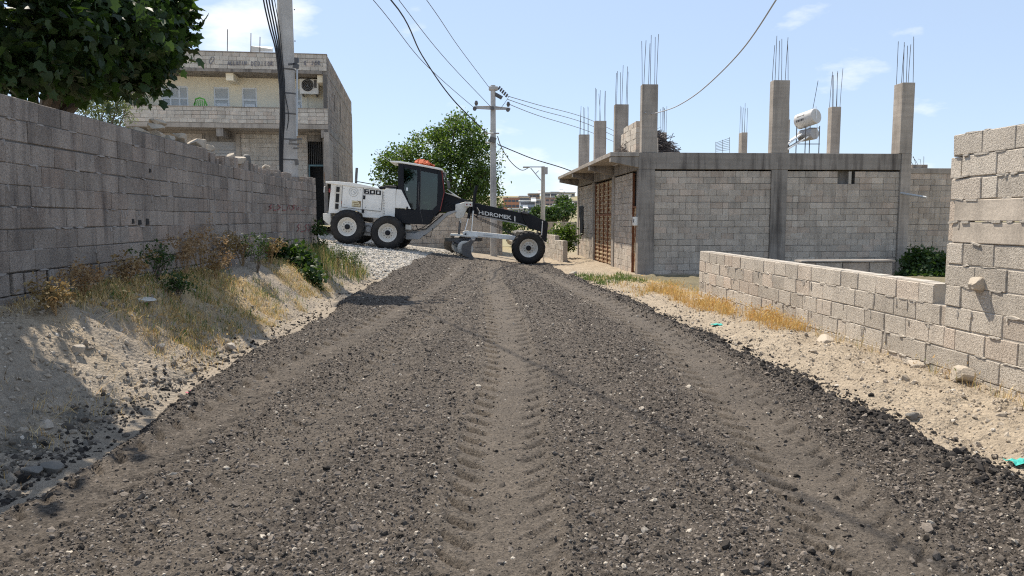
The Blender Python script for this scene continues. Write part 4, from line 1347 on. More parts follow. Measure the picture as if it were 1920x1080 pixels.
hbox(sB+0.01, HW-0.2, T1, T1+0.2, HZ-0.6, 5.59, "front_wall", 'block_house')
hbox(dB-0.03, dB+0.02, T1-0.01, T1+0.24, HZ-0.6, 5.59, "door_jamb", 'concrete')
hbox(dA+0.0, dB-0.035, T1+0.02, T1+0.25, 5.2, 5.59, "door_lintel", 'concrete_dark')
hbox(-0.01, dA-0.01, 0.33, T1+0.25, HZ-0.6, 5.24, "corner_pier", 'concrete')
hbox(dA, dB-0.04, T1+0.6, T1+0.65, HZ-0.6, 5.2, "doorway_shade", 'dark')  # near-black backing that carries the shade of the room as colour
for k in range(9):
    s = dA + (dB-dA-0.05)*(k+0.5)/9
    mb = MB().tube([hp(s, T1+0.1, 4.1), hp(s, T1+0.1, 5.18)], 0.012, 5).build("door_bar", MAT['dark_steel'], house)
MAT['teal_paint'] = simple("teal_paint", (0.10, 0.19, 0.21), 0.5, var=0.15)
for (s0, s1, z0, z1) in ((dA, dA+0.06, HZ-0.5, 4.1), (dB-0.1, dB-0.04, HZ-0.5, 4.1), (dA+0.06, dB-0.1, 4.02, 4.1)):
    hbox(s0, s1, T1+0.06, T1+0.12, z0, z1, "door_frame", 'teal_paint')
hbox(-0.02, dA-0.04, 0.24, 0.328, 3.2, 3.65, "red_meter_box", 'rust')
# graffiti on the roof parapet (dark scrawl) and a heart
def onp(u, v): return at(u, v, (H0 - FD*u2s(u, 0)).y - 0.004)
hearts = [[(398,107),(394,111),(392,116),(395,121),(400,114),(402,109),(399,106)]]
P2 = lambda x, y: (220+x/3.6, 60+y/3.6)
def letters(txt, x, y, w, h):
    G = {'A':[[(0,1),(.4,0),(.8,1)],[(.2,.6),(.6,.6)]],'L':[[(0,0),(0,1),(.7,1)]],'O':[[(.4,0),(0,.4),(.3,1),(.8,.6),(.4,0)]],'S':[[(.7,0),(.1,.2),(.6,.6),(0,1)]],
         'I':[[(.3,0),(.3,1)]],'N':[[(0,1),(0,0),(.7,1),(.7,0)]],'D':[[(0,0),(0,1),(.6,.7),(.6,.2),(0,0)]],'E':[[(.7,0),(0,0),(0,1),(.7,1)],[(0,.5),(.5,.5)]],'R':[[(0,1),(0,0),(.6,.2),(.1,.5),(.7,1)]],
         '&':[[(.7,1),(.1,.2),(.5,0),(.1,.8),(.6,.9)]],'J':[[(.6,0),(.5,.9),(0,.9)]],' ':[]}
    out = []
    for i, c in enumerate(txt):
        for st in G[c]:
            out.append([P2(x+i*w+p[0]*w*0.85, y+p[1]*h) for p in st])
    return out
scrawl("dark_graffiti", hearts + letters("ALLOSIN", 745, 198, 19, 26) + letters("DEDIIOR", 905, 200, 22, 30) + letters("& JOR", 1260, 195, 24, 30), 0.030, MAT['blue_spray'], house, onp, -DD)
# rooftop odds and ends
for (u, v0, v1) in ((426, 55, 100), (470, 62, 92), (487, 69, 92)):
    mb = MB().tube([at(u, v1+8, 36.0), at(u+0.5, v0, 36.0)], 0.02, 5).build("roof_rod", MAT['rebar'], house)
pl = MB()
a = at(468, 86, 36.5)
pl.loft([at(469, 97, 36.2), at(512, 97, 36.2), at(512, 97, 37.2), at(469, 97, 37.2)], [at(470, 86, 36.2), at(510, 92, 36.2), at(512, 88, 37.2), at(470, 86, 37.2)])
pl.build("roof_scrap", MAT['white_dirty'], house)
# air conditioner on the balcony wall
ac_s0, ac_s1 = u2s(603, 0.9), u2s(568, 0.9)
acz0, acz1 = 7.44, 8.2
ac = root("air_conditioner", hp((ac_s0+ac_s1)/2, 1.1, acz0-0.05), "white outdoor air conditioner unit under the roof edge of the house", "air conditioner")
def hb(parent, s0, s1, t0, t1, z0, z1, name, mk, bevel=0.0): return hbox(s0, s1, t0, t1, z0, z1, name, mk, parent, bevel)
hb(ac, ac_s0, ac_s1, 0.9, 1.2, acz0, acz1, "casing", 'white', 0.02)
fc = hp(ac_s1-0.36, 0.893, (acz0+acz1)/2)
fan = MB().lathe([(0.02, 0.0), (0.27, 0.0), (0.27, 0.015)], fc - Vector((0, 0.012, 0)), 24).build("fan_opening", MAT['dark'], ac)
for rad in (0.08, 0.15, 0.22, 0.275):
    pts = [fc + Vector((math.cos(t*math.pi/12)*rad, -0.022, math.sin(t*math.pi/12)*rad)) for t in range(25)]
    MB().tube(pts, 0.007, 4, caps=False).build("grille_ring", MAT['grey_steel'], ac)
hb(ac, ac_s0+0.08, ac_s0+0.20, 0.893, 0.899, acz0+0.25, acz1-0.05, "label_plate", 'dark_steel')
for s in (ac_s0+0.1, ac_s1-0.15):
    hb(ac, s, s+0.05, 0.95, T1-0.01, acz0-0.06, acz0-0.002, "bracket", 'dark_steel')
hose = [hp(ac_s0, 1.0, acz0+0.5), hp(ac_s0-0.18, 1.0, acz0+0.7), hp(ac_s0-0.05, 1.05, acz1+0.15), hp(ac_s1-0.1, 1.1, acz1+0.22), hp(ac_s1+0.25, 1.3, acz1+0.2)]
MB().tube(hose, 0.022, 6).build("hose", MAT['pipe_grey'], ac, smooth=True)
MB().tube([hp(ac_s1-0.3, 1.35, acz0-0.05), hp(ac_s1-0.3, 1.36, acz0-0.7)], 0.012, 5).build("drain_hose", MAT['pipe_grey'], ac)
# green plastic chair on the balcony, its back showing over the wall
cs = u2s(386, 0.7); cz = 5.93
gc = root("plastic_chair", hp(cs, 0.75, cz), "green plastic chair standing on the balcony", "chair")
w = 0.27
def ctube(pts, rad, name): MB().tube([hp(cs+p[0], 0.75+p[1], cz+p[2]) for p in pts], rad, 6).build(name, MAT['green_plastic'], gc, smooth=True)
arch = [(-w, -0.2, 0.65), (-w*0.98, -0.24, 0.95), (-w*0.7, -0.28, 1.14), (0, -0.3, 1.2), (w*0.7, -0.28, 1.14), (w*0.98, -0.24, 0.95), (w, -0.2, 0.65)]
ctube(arch, 0.035, "back_frame")
for k in (-0.66, -0.33, 0, 0.33, 0.66):
    ctube([(w*k, -0.22, 0.5), (w*k, -0.29, 1.13-0.1*abs(k))], 0.024, "back_slat")
for sg in (-1, 1):
    ctube([(sg*w, -0.2, 0.68), (sg*(w+0.03), 0.0, 0.70), (sg*w, 0.22, 0.66)], 0.03, "armrest")
    ctube([(sg*w, 0.22, 0.66), (sg*(w+0.02), 0.26, 0.0)], 0.026, "leg")
    ctube([(sg*w, -0.2, 0.66), (sg*(w+0.02), -0.26, 0.0)], 0.026, "leg")
hb(gc, cs-w, cs+w, 0.53, 0.98, cz+0.42, cz+0.46, "seat", 'green_plastic', 0.015)
# ------------------------------------------------------------------ motor grader standing across the end of the road
YC = 29.55
def gv(X, Y, yo):
    p = at(590 + X/4.085, 280 + Y/4.085, YC + yo)
    return p
def gpoly(pts, yo): return [(gv(x, y, yo).x, gv(x, y, yo).z) for (x, y) in pts]
grader = root("motor_grader", (-1.2, YC, 0.1), "white and black motor grader parked across the end of the road", "motor grader")
def gpart(name, pts, yo0, yo1, mk, parent=None, bevel=0.015, ref=None):
    return MB().prism(gpoly(pts, yo0 if ref is None else ref), YC+yo0, YC+yo1).build(name, MAT[mk], parent or grader, bevel=bevel)
def gtube(name, pts, rad, mk, parent=None, n=10, smooth=True):
    return MB().tube([gv(x, y, yo) for (x, y, yo) in pts], rad, n).build(name, MAT[mk], parent or grader, smooth=smooth)

# wheels: rim (the part) with tyre, hub and bolts under it
WR, WW = 0.645, 0.42
def wheel(X, Y, near=True, steer=0.0):
    c = gv(X, Y, -1.22)
    c.y = YC - 1.22 if near else YC + 1.22 - WW
    if not near: c = c + Vector((0.14, 0, -0.05))
    sgn = 1
    ro = 0.0 if near else WW
    def yy(h): return h if near else WW - h
    rim = MB().lathe([(0.0, yy(0.115)), (0.10, yy(0.115)), (0.12, yy(0.135)), (0.235, yy(0.145)), (0.27, yy(0.10)), (0.315, yy(0.06)), (0.335, yy(0.035)), (0.352, yy(0.03)), (0.352, yy(0.06)), (0.33, yy(0.10)), (0.33, yy(0.36))], c, 40).build("wheel", MAT['white_dirty'], grader, smooth=True)
    prof = [(0.345, 0.06), (0.37, 0.02), (0.44, -0.005), (0.53, 0.0), (0.585, 0.03), (0.612, 0.07), (0.618, WW/2), (0.612, WW-0.07), (0.585, WW-0.03), (0.53, WW), (0.44, WW+0.005), (0.37, WW-0.02), (0.345, WW-0.06)]
    mb = MB().lathe(prof, c, 56)
    nl = 20
    for k in range(nl):
        for side in (0, 1):
            a0 = 2*math.pi*(k + 0.5*side)/nl
            rows = []
            for (hf, da) in ((0.02, 0.0), (0.09, 0.06), (0.235, 0.19)):
                h = hf if side == 0 else WW - hf
                for (dr) in (0.59 if hf < 0.05 else 0.61, 0.63 if hf < 0.05 else WR+0.002):
                    for w in (-0.045, 0.045):
                        t = a0 + da + w
                        rows.append((c.x + dr*math.cos(t), c.y + h, c.z + dr*math.sin(t)))
            fs = []
            for q in range(2):
                b = q*4
                fs += [(b+2, b+3, b+7, b+6), (b, b+2, b+6, b+4), (b+1, b+5, b+7, b+3)]
            fs += [(0, 1, 3, 2), (8, 10, 11, 9)]
            mb.add(rows, fs)
    mb.build("tyre", MAT['rubber'], rim, smooth=True)
    MB().lathe([(0.0, yy(0.02)), (0.07, yy(0.02)), (0.098, yy(0.045)), (0.10, yy(0.12))], c, 20).build("hub", MAT['black'], rim, smooth=True)
    if near:
        for k in range(10):
            t = 2*math.pi*k/10
            b = c + Vector((0.175*math.cos(t), 0.125, 0.175*math.sin(t)))
            MB().lathe([(0.0, -0.02), (0.017, -0.02), (0.017, 0.02)], b, 6).build("bolt", MAT['dark_steel'], rim)
    return c
for near in (True, False):
    wheel(247, 593, near); wheel(557, 640, near); wheel(1640, 757, near)
# tandem cases and axles
for yo in (-0.78, 0.53):
    gpart("tandem_case", [(215, 560), (300, 550), (470, 575), (600, 610), (600, 680), (470, 672), (300, 650), (215, 630)], yo, yo+0.25, 'grey_steel', ref=-1.0)
gtube("rear_axle", [(405, 610, -0.8), (405, 610, 0.8)], 0.16, 'dark_steel')
gtube("case_boss", [(412, 612, -0.80), (412, 612, -0.76)], 0.11, 'grey_steel')
gtube("front_axle", [(1640, 757, -0.82), (1640, 757, 0.82)], 0.09, 'dark_steel')
gpart("axle_beam", [(1560, 690), (1720, 690), (1700, 770), (1590, 770)], -0.72, 0.72, 'black')
# engine hood
Hn = -0.72
hood = gpart("engine_hood", [(105, 490), (126, 262), (215, 270), (372, 290), (533, 312), (533, 530), (370, 520), (362, 492), (320, 470), (220, 468), (190, 490)], Hn, 0.72, 'white')
gpart("hood_roof", [(82, 246), (180, 246), (310, 258), (420, 280), (490, 298), (490, 306), (300, 286), (126, 264), (84, 258)], Hn-0.06, 0.78, 'white')
gpart("tank_box", [(530, 316), (545, 300), (624, 302), (612, 522), (534, 524)], Hn-0.10, 0.82, 'white')
gpart("tank_cover", [(540, 290), (628, 284), (630, 302), (544, 300)], Hn-0.06, 0.78, 'black')
gpart("hood_deck", [(480, 285), (625, 272), (625, 290), (500, 302)], -0.45, 0.45, 'black')
# panel seams and louvres on the near side of the hood
def onh(x, y, d=0.0): return gv(x, y, Hn - d)
def plate(name, pts, d, mk, parent, th=0.008, y0=Hn):
    return MB().prism([(gv(x, y, y0).x, gv(x, y, y0).z) for (x, y) in pts], YC+y0-d-th, YC+y0-d).build(name, MAT[mk], parent)
side = plate("side_door", [(214, 275), (370, 295), (362, 460), (208, 440)], 0.004, 'white', hood, 0.018)
side2 = plate("side_door", [(376, 296), (520, 316), (508, 472), (368, 458)], 0.004, 'white', hood, 0.018)
lou = plate("louvre_frame", [(160, 280), (212, 284), (200, 466), (148, 456)], 0.004, 'white_dirty', hood, 0.02)
for (a, b) in ((286, 326), (338, 406), (414, 455)):
    f0 = (a-280)/186; f1 = (b-280)/186
    plate("louvre", [(168-12*f0, a), (194-12*f0, a+3), (194-12*f1, b+2), (168-12*f1, b)], 0.026, 'dark', lou, 0.006)
for k in range(3):
    gtube("hood_seam", [(214 if k == 0 else 373 if k == 1 else 523, 272 + 20*k, Hn-0.024), (206 if k == 0 else 364 if k == 1 else 510, 440+12*k, Hn-0.024)], 0.006, 'dark_steel', hood, 4, False)
gtube("hood_seam", [(206, 441, Hn-0.024), (364, 461, Hn-0.024), (508, 476, Hn-0.024)], 0.006, 'dark_steel', hood, 4, False)
MAT['badge'] = simple("badge_grey", (0.52, 0.52, 0.50), 0.5, var=0.1, bump=0)
bc = gv(297, 326, Hn-0.03)
for rad in (0.17, 0.10):
    MB().tube([bc + Vector((rad*math.cos(t*math.pi/16), 0, rad*math.sin(t*math.pi/16))) for t in range(33)], 0.010, 5, caps=False).build("round_badge", MAT['badge'], hood)
MB().tube([bc + Vector((0, 0, 0.03)), bc + Vector((0.06, 0, -0.05))], 0.02, 5).build("badge_mark", MAT['badge'], hood)
MAT['sticker'] = simple("yellow_sticker", (0.62, 0.55, 0.36), 0.6, var=0.2, scale=10, bump=0)
stk = plate("sticker", [(287, 391), (356, 398), (352, 446), (283, 438)], 0.024, 'sticker', hood, 0.004)
MAT['sticker_ink'] = simple("sticker_ink", (0.25, 0.17, 0.08), 0.7, var=0.2, bump=0)
rr = random.Random(8)
for (x0, x1, yv) in ((292, 330, 404), (304, 336, 418), (291, 346, 432)):        # faded unreadable lines of print
    x = x0
    while x < x1:
        w = rr.uniform(3, 6)
        plate("print_mark", [(x, yv), (x+w, yv+0.5), (x+w-0.5, yv+rr.uniform(6, 9)), (x-0.5, yv+rr.uniform(6, 9))], 0.029, 'sticker_ink', stk, 0.002)
        x += w + rr.uniform(1.5, 3)
plate("sticker_swoosh", [(322, 393), (356, 398), (352, 446), (346, 420), (338, 404)], 0.029, 'sticker_ink', stk, 0.002)
plate("latch", [(374, 352), (390, 354), (388, 384), (372, 382)], 0.024, 'black', hood, 0.012)
plate("latch", [(362, 458), (380, 460), (379, 488), (361, 486)], 0.010, 'black', hood, 0.02)
def figure(x0, y0, bars):
    """square-shouldered figure from bars in crop units"""
    mb = MB()
    for (a, b, c, d) in bars:
        q = [(x0+a, y0+b+0.1*(x0+a-378)), (x0+c, y0+b+0.1*(x0+c-378)), (x0+c-1.5, y0+d+0.1*(x0+c-378)), (x0+a-1.5, y0+d+0.1*(x0+a-378))]
        mb.prism([(gv(x, y, Hn).x, gv(x, y, Hn).z) for (x, y) in q], YC+Hn-0.030, YC+Hn-0.023)
    return mb.build("lettering", MAT['black'], hood)
figure(380, 304, [(0, 0, 13, 34), (13.1, 0, 39, 8), (13.1, 13, 39, 20), (28, 20.1, 39, 34), (13.1, 27, 27.9, 34)])
for x in (424, 469):
    figure(x, 304, [(0, 0, 12, 34), (12.1, 0, 27.9, 8), (12.1, 26, 27.9, 34), (28, 0, 40, 34)])
plate("lettering_underline", [(380, 340), (450, 347), (450, 353), (380, 346)], 0.024, 'grey_steel', hood, 0.003)
for k in range(9):
    plate("tank_rivet", [(526+2, 330+k*20), (532+2, 330+k*20), (532+1, 336+k*20), (526+1, 336+k*20)], 0.004, 'dark_steel', hood, 0.01, Hn-0.10)
gtube("exhaust_pipe", [(316, 262, -0.25), (319, 200, -0.25), (323, 142, -0.25)], 0.05, 'dark_steel')
for (yo) in (-0.68, 0.6):
    gtube("hood_rail", [(305, 262, yo), (322, 246, yo), (480, 274, yo), (500, 290, yo)], 0.018, 'black', None, 6)
gpart("rear_bumper", [(62, 492), (120, 490), (128, 580), (112, 580), (66, 540)], -0.75, 0.75, 'white_dirty')
gpart("ripper_frame", [(72, 268), (100, 262), (104, 470), (84, 480)], -0.6, 0.6, 'dark_steel')
gtube("hand_rail", [(96, 268, -0.68), (74, 290, -0.70), (72, 330, -0.70)], 0.018, 'white', None, 6)
# cab
Cn, Cf = -0.78, 0.78
cab = gpart("cab_lower", [(615, 452), (742, 463), (806, 459), (900, 466), (915, 516), (870, 577), (690, 570), (622, 545)], Cn, Cf, 'black')
for (y0, y1) in ((Cn, Cn+0.08), (Cf-0.08, Cf)):
    gpart("cab_pillar", [(640, 106), (682, 113), (682, 300), (740, 456), (742, 464), (700, 460), (636, 300)], y0, y1, 'black', cab, ref=Cn)
    gpart("cab_pillar", [(786, 130), (813, 134), (806, 462), (778, 462)], y0, y1, 'black', cab, ref=Cn)
    gpart("cab_pillar", [(942, 152), (974, 160), (992, 330), (962, 470), (915, 514), (898, 466), (934, 430), (941, 300)], y0, y1, 'black', cab, ref=Cn)
    gpart("cab_rail", [(683, 112), (942, 152), (942, 190), (683, 140)], y0+0.002, y1-0.002, 'black', cab, ref=Cn)
    gpart("side_window", [(683, 136), (787, 152), (779, 460), (742, 458), (683, 300)], y0+0.03, y0+0.04, 'cab_glass', cab, 0, ref=Cn)
    gpart("side_window", [(812, 160), (943, 182), (941, 302), (935, 432), (898, 467), (805, 460)], y0+0.03, y0+0.04, 'cab_glass', cab, 0, ref=Cn)
gpart("front_window", [(966, 170), (972, 170), (988, 330), (960, 462), (952, 462), (982, 330)], Cn+0.085, Cf-0.085, 'cab_glass', cab, 0, ref=Cn)
gpart("rear_window", [(646, 120), (652, 120), (648, 296), (641, 296)], Cn+0.085, Cf-0.085, 'cab_glass', cab, 0, ref=Cn)
gpart("cab_roof", [(574, 88), (640, 89), (800, 113), (962, 143), (984, 153), (980, 163), (956, 158), (800, 128), (640, 103), (600, 101), (574, 96)], Cn-0.07, Cf+0.07, 'white', cab, 0.03)
gpart("front_red_trim", [(971, 165), (977, 165), (995, 330), (964, 472), (957, 475), (989, 330)], Cn-0.015, Cn+0.03, 'red', cab, 0, ref=Cn)
gpart("lower_panel", [(627, 306), (664, 309), (738, 457), (614, 449)], Cn-0.02, Cn+0.02, 'white', cab, ref=Cn)
plate("panel_latch", [(704, 438), (716, 440), (714, 460), (702, 458)], 0.024, 'black', cab, 0.012, Cn)
gpart("seat_back", [(720, 250), (770, 262), (790, 420), (740, 420)], -0.26, 0.26, 'cloth_dark', cab, 0.04)
gpart("seat_base", [(740, 415), (850, 420), (850, 460), (740, 458)], -0.26, 0.26, 'cloth_dark', cab, 0.04)
gpart("console", [(880, 330), (935, 320), (930, 464), (890, 464)], -0.22, 0.22, 'dark_steel', cab, 0.02)
gtube("steering_wheel", [(868, 322, -0.2), (858, 320, -0.1), (852, 318, 0), (858, 320, 0.1), (868, 322, 0.2), (884, 326, 0.1), (888, 327, 0), (884, 326, -0.1), (868, 322, -0.2)], 0.016, 'black', cab, 6)
gpart("sun_blind", [(684, 142), (786, 158), (786, 176), (684, 162)], Cn+0.05, Cn+0.06, 'grey_steel', cab, 0, ref=Cn)
plate("door_handle", [(702, 292), (716, 294), (714, 318), (700, 316)], 0.004, 'chrome', cab, 0.02, Cn)
for yo in (-0.95,):
    gtube("mirror_arm", [(985, 180, Cn), (1010, 240, -0.98), (1022, 244, -1.0)], 0.014, 'black', cab, 6)
    gpart("mirror", [(1008, 240), (1030, 238), (1042, 300), (1020, 302)], -1.04, -0.98, 'dark_steel', cab, 0.02)
for k in range(3):
    gpart("work_light", [(984, 172+k*16), (1006, 176+k*16), (1006, 188+k*16), (984, 184+k*16)], -0.55+0.4*k, -0.35+0.4*k, 'grey_steel', cab, 0.01)
gtube("antenna", [(570, 88, 0.4), (520, 54, 0.4), (462, 10, 0.4)], 0.010, 'wire_pale', cab, 5)
gtube("wire_leg", [(1012, 305, -0.2), (1110, 372, -0.2)], 0.02, 'white', None, 6)
# black front frame
gpart("main_frame", [(986, 322), (1110, 370), (1230, 410), (1590, 488), (1640, 500), (1660, 590), (1560, 562), (1250, 502), (1170, 485), (1075, 470), (960, 486)], -0.20, 0.20, 'black', ref=-0.2)
gpart("gooseneck", [(1580, 478), (1600, 470), (1690, 512), (1788, 560), (1774, 712), (1738, 690), (1736, 632), (1700, 620), (1640, 606), (1600, 540)], -0.26, 0.26, 'black', ref=-0.2)
gpart("frame_top_plate", [(1000, 330), (1060, 345), (1120, 372), (1120, 378), (1000, 336)], -0.3, 0.3, 'white_dirty')
gpart("frame_edge", [(1240, 503), (1560, 563), (1660, 592), (1658, 600), (1558, 572), (1240, 511)], -0.17, 0.17, 'grey_steel', None, 0.005, ref=-0.2)
gpart("headlight", [(1588, 474), (1640, 486), (1636, 500), (1590, 490)], -0.42, -0.28, 'dark_steel')
gpart("headlight", [(1588, 474), (1640, 486), (1636, 500), (1590, 490)], 0.28, 0.42, 'dark_steel')
gpart("frame_stripe", [(1529, 512), (1537, 514), (1537, 554), (1529, 552)], -0.212, -0.203, 'white', None, 0, ref=-0.2)
lettering("lettering", "HiDROMEK", gv(1257, 497, -0.212), gv(1508, 540, -0.212), 0.155, MAT['white'], grader, 0.02)
gtube("grease_pipe", [(1746, 548, -0.32), (1738, 658, -0.32)], 0.022, 'white', None, 8)
gtube("steer_knuckle", [(1720, 640, -0.6), (1680, 757, -0.8)], 0.06, 'black')
# grey arch member from the articulation up to the frame, with hoses
arch = [(700, 640), (770, 640), (860, 600), (980, 505), (1020, 480), (1076, 468), (1090, 478), (1060, 490), (1010, 515), (900, 620), (800, 690), (700, 690)]
gpart("arch_member", arch, -0.52, -0.36, 'grey_steel', None, 0.02, ref=-0.4)
gpart("arch_member", arch, 0.36, 0.52, 'grey_steel', None, 0.02, ref=-0.4)
gpart("articulation_plate", [(690, 610), (800, 625), (790, 680), (690, 688)], -0.34, 0.34, 'grey_steel')
gtube("hydraulic_hose", [(775, 580, -0.56), (790, 615, -0.6), (850, 610, -0.58), (910, 560, -0.56), (985, 495, -0.55)], 0.020, 'cable', None, 6)
gtube("hydraulic_hose", [(690, 590, -0.56), (760, 622, -0.6), (830, 600, -0.57), (940, 520, -0.56)], 0.016, 'cable', None, 6)
gpart("fuse_box", [(695, 575), (742, 578), (740, 618), (694, 614)], -0.72, -0.54, 'white_dirty')
gtube("step_bar", [(830, 660, -0.70), (888, 672, -0.70), (905, 602, -0.70)], 0.018, 'black', None, 6)
# saddle, lift cylinders
gpart("saddle", [(1078, 420), (1150, 405), (1205, 408), (1205, 440), (1170, 450), (1140, 520), (1112, 532), (1085, 528), (1075, 500)], -0.46, -0.22, 'white_dirty', None, 0.03, ref=-0.4)
gpart("saddle", [(1078, 420), (1150, 405), (1205, 408), (1205, 440), (1170, 450), (1140, 520), (1112, 532), (1085, 528), (1075, 500)], 0.22, 0.46, 'white_dirty', None, 0.03, ref=-0.4)
gpart("saddle_link", [(1145, 402), (1210, 404), (1210, 440), (1150, 438)], -0.66, 0.66, 'white_dirty', None, 0.02, ref=-0.6)
for (x, y, yo) in ((1165, 422, -0.67), (1192, 424, -0.67)):
    gtube("pin", [(x, y, yo), (x, y, yo+0.02)], 0.03, 'red', None, 8)
for sg in (-1, 1):
    gtube("lift_cylinder", [(1240, 278, 0.62*sg), (1226, 350, 0.62*sg), (1216, 470, 0.62*sg)], 0.062, 'black', None, 12)
    gtube("cylinder_rod", [(1216, 466, 0.62*sg), (1204, 625, 0.62*sg)], 0.03, 'chrome', None, 8)
    gtube("shift_cylinder", [(1196, 430, 0.5*sg), (1178, 530, 0.5*sg)], 0.055, 'black', None, 12)
    gtube("cylinder_rod", [(1178, 528, 0.5*sg), (1152, 622, 0.5*sg)], 0.026, 'chrome', None, 8)
gtube("centre_cylinder", [(1114, 545, -0.3), (1105, 655, -0.3)], 0.05, 'dark_steel', None, 10)
gtube("cylinder_end", [(1112, 535, -0.3), (1116, 562, -0.3)], 0.05, 'white', None, 10)
for k in range(4):
    gtube("valve_hose", [(1236+k*3, 445, -0.66+0.06*k), (1246+k*4, 470, -0.66), (1238+k*2, 520, -0.64), (1200-k*6, 500, -0.6)], 0.013, 'cable', None, 5)
# drawbar, circle and blade
gpart("drawbar", [(1130, 634), (1156, 624), (1200, 628), (1540, 664), (1540, 698), (1140, 658)], -0.52, -0.30, 'white', None, 0.02, ref=-0.5)
gpart("drawbar", [(1130, 634), (1156, 624), (1200, 628), (1540, 664), (1540, 698), (1140, 658)], 0.30, 0.52, 'white', None, 0.02, ref=-0.5)
gpart("drawbar_sticker", [(1292, 652), (1362, 658), (1362, 666), (1292, 660)], -0.526, -0.521, 'glass', None, 0, ref=-0.5)
gpart("drawbar_plate", [(1036, 648), (1150, 655), (1250, 668), (1250, 676), (1036, 660)], -0.80, 0.80, 'white_dirty', None, 0.01, ref=-0.7)
cc_ = gv(1140, 690, 0.0); cc_.y = YC
MB().lathe([(0.55, 0.0), (0.75, 0.0), (0.75, 0.12), (0.55, 0.12), (0.55, 0.0)], cc_ - Vector((0, 0, 0.06)), 40, axis='z').build("blade_circle", MAT['dark_steel'], grader, smooth=True)
# curved blade lying across the machine, near end further forward
bn, bf = gv(1225, 830, -1.5), gv(1080, 815, 1.5)
bn.z = gz(bn.x, bn.y) + 0.03; bf.z = gz(bf.x, bf.y) + 0.05
axb = (bf-bn); horiz = Vector((axb.x, axb.y, 0)).normalized(); fw = Vector((horiz.y, -horiz.x, 0))
if fw.x < 0: fw = -fw
vs = []; npf = 9
for q in (bn, bf):
    for k in range(npf):
        a = math.radians(-62 + 124*k/(npf-1))
        vs.append(q + fw*(0.46*(0.0) - 0.34*(math.cos(a)-0.47)*1.0 + 0.02) + Vector((0, 0, 0.36 + 0.40*math.sin(a))))
bl = MB(); bl.add(vs, [(k, k+1, k+1+npf, k+npf) for k in range(npf-1)])
o = bl.build("blade", MAT['dark_steel'], grader, smooth=True)
md = o.modifiers.new("thick", 'SOLIDIFY'); md.thickness = 0.035; md.offset = 0
for (q, d) in ((bn, horiz*0.01), (bf, -horiz*0.01)):          # end bits
    prof = [q + fw*(-0.34*(math.cos(math.radians(-62+124*k/8))-0.47)+0.02) + Vector((0, 0, 0.36+0.40*math.sin(math.radians(-62+124*k/8)))) for k in range(9)]
    back = [p - fw*(0.34 if k in (2,3,4,5,6) else 0.2) for k, p in enumerate(reversed(prof))]
    MB().loft([p - horiz*0.02 for p in prof+back], [p + horiz*0.02 for p in prof+back]).build("end_bit", MAT['dark_steel'], grader)
for f in (0.10, 0.42):
    p = bn.lerp(bf, f) - fw*0.28 + Vector((0, 0, 0.40))
    MB().tube([p - horiz*0.18, p + horiz*0.18], 0.27, 14).build("blade_bracket", MAT['white_dirty'], grader, smooth=True)
    MB().tube([p + Vector((0, 0, 0.05)), cc_ + Vector((-0.4, (f-0.35)*2, 0))], 0.07, 8).build("blade_arm", MAT['dark_steel'], grader)
gtube("side_shift_cylinder", [(1060, 720, -0.9), (1060, 720, 0.3)], 0.05, 'dark_steel')
for k in range(3):
    gtube("blade_hose", [(1160, 640, -0.55), (1120+20*k, 690, -0.9), (1080+10*k, 740, -0.95), (1100+30*k, 760, -0.8)], 0.016, 'cable', None, 5)
gtube("light_pod", [(1215, 683, -1.1), (1215, 683, -1.04)], 0.085, 'grey_steel', None, 14)
# orange cloth bundled on the cab roof
cl = MB(); rr = random.Random(3)
vs = []; fs = []
nu, nv_ = 22, 10
for i in range(nu):
    for j in range(nv_):
        f = i/(nu-1); g = j/(nv_-1)
        x = 775 + 140*f; top = 112 + 21*f
        hgt = 40*math.sin(math.pi*min(1, f*1.05+0.08))**0.6*(1-0.45*f)*math.sin(math.pi*g)**0.7
        yo = -0.55 + 0.9*g
        p = gv(x, top, -0.1) + Vector((0, 0, hgt/4.085/48.0))
        p.y = YC + yo
        nz = mnoise.noise(Vector((f*9, g*7, 1.3)))
        nz2 = mnoise.noise(Vector((f*23, g*17, 5.3)))
        p += Vector((0.06*nz, 0.05*nz, 0.07*nz+0.035*nz2 + 0.02))
        vs.append(p)
for i in range(nu-1):
    for j in range(nv_-1):
        a = i*nv_+j; fs.append((a, a+1, a+nv_+1, a+nv_))
cl.add(vs, fs)
o = cl.build("orange_cloth", MAT['orange'])
tag(o, "crumpled orange cloth bundled on the roof of the grader cab", "cloth")
md = o.modifiers.new("thick", 'SOLIDIFY'); md.thickness = 0.015

# more of the small things: steps, grab rails, hoses along the frame, door seams, wipers, lamps
for k in range(3):
    gpart("ladder_step", [(640, 590+k*34), (688, 596+k*34), (688, 602+k*34), (640, 596+k*34)], -1.0, -0.78, 'dark_steel', None, 0.004, ref=-0.9)
gtube("ladder_rail", [(640, 560, -0.98), (636, 670, -0.98)], 0.015, 'dark_steel', None, 6)
gtube("grab_rail", [(800, 440, Cn-0.03), (796, 330, Cn-0.06), (800, 250, Cn-0.03)], 0.012, 'dark_steel', None, 6)
for k in range(5):
    gtube("frame_hose", [(990, 400+k*9, -0.215), (1060, 418+k*9, -0.225), (1130, 440+k*7, -0.235), (1190, 452+k*6, -0.225)], 0.012, 'cable', None, 5)
for k in range(3):
    gtube("drawbar_hose", [(1160+k*14, 470, -0.28), (1250, 520+k*8, -0.30), (1420, 590+k*9, -0.32), (1540, 660+k*5, -0.40)], 0.011, 'cable', None, 5)
gtube("wiper", [(960, 300, Cn+0.3), (985, 240, Cn+0.35)], 0.008, 'black', cab, 4)
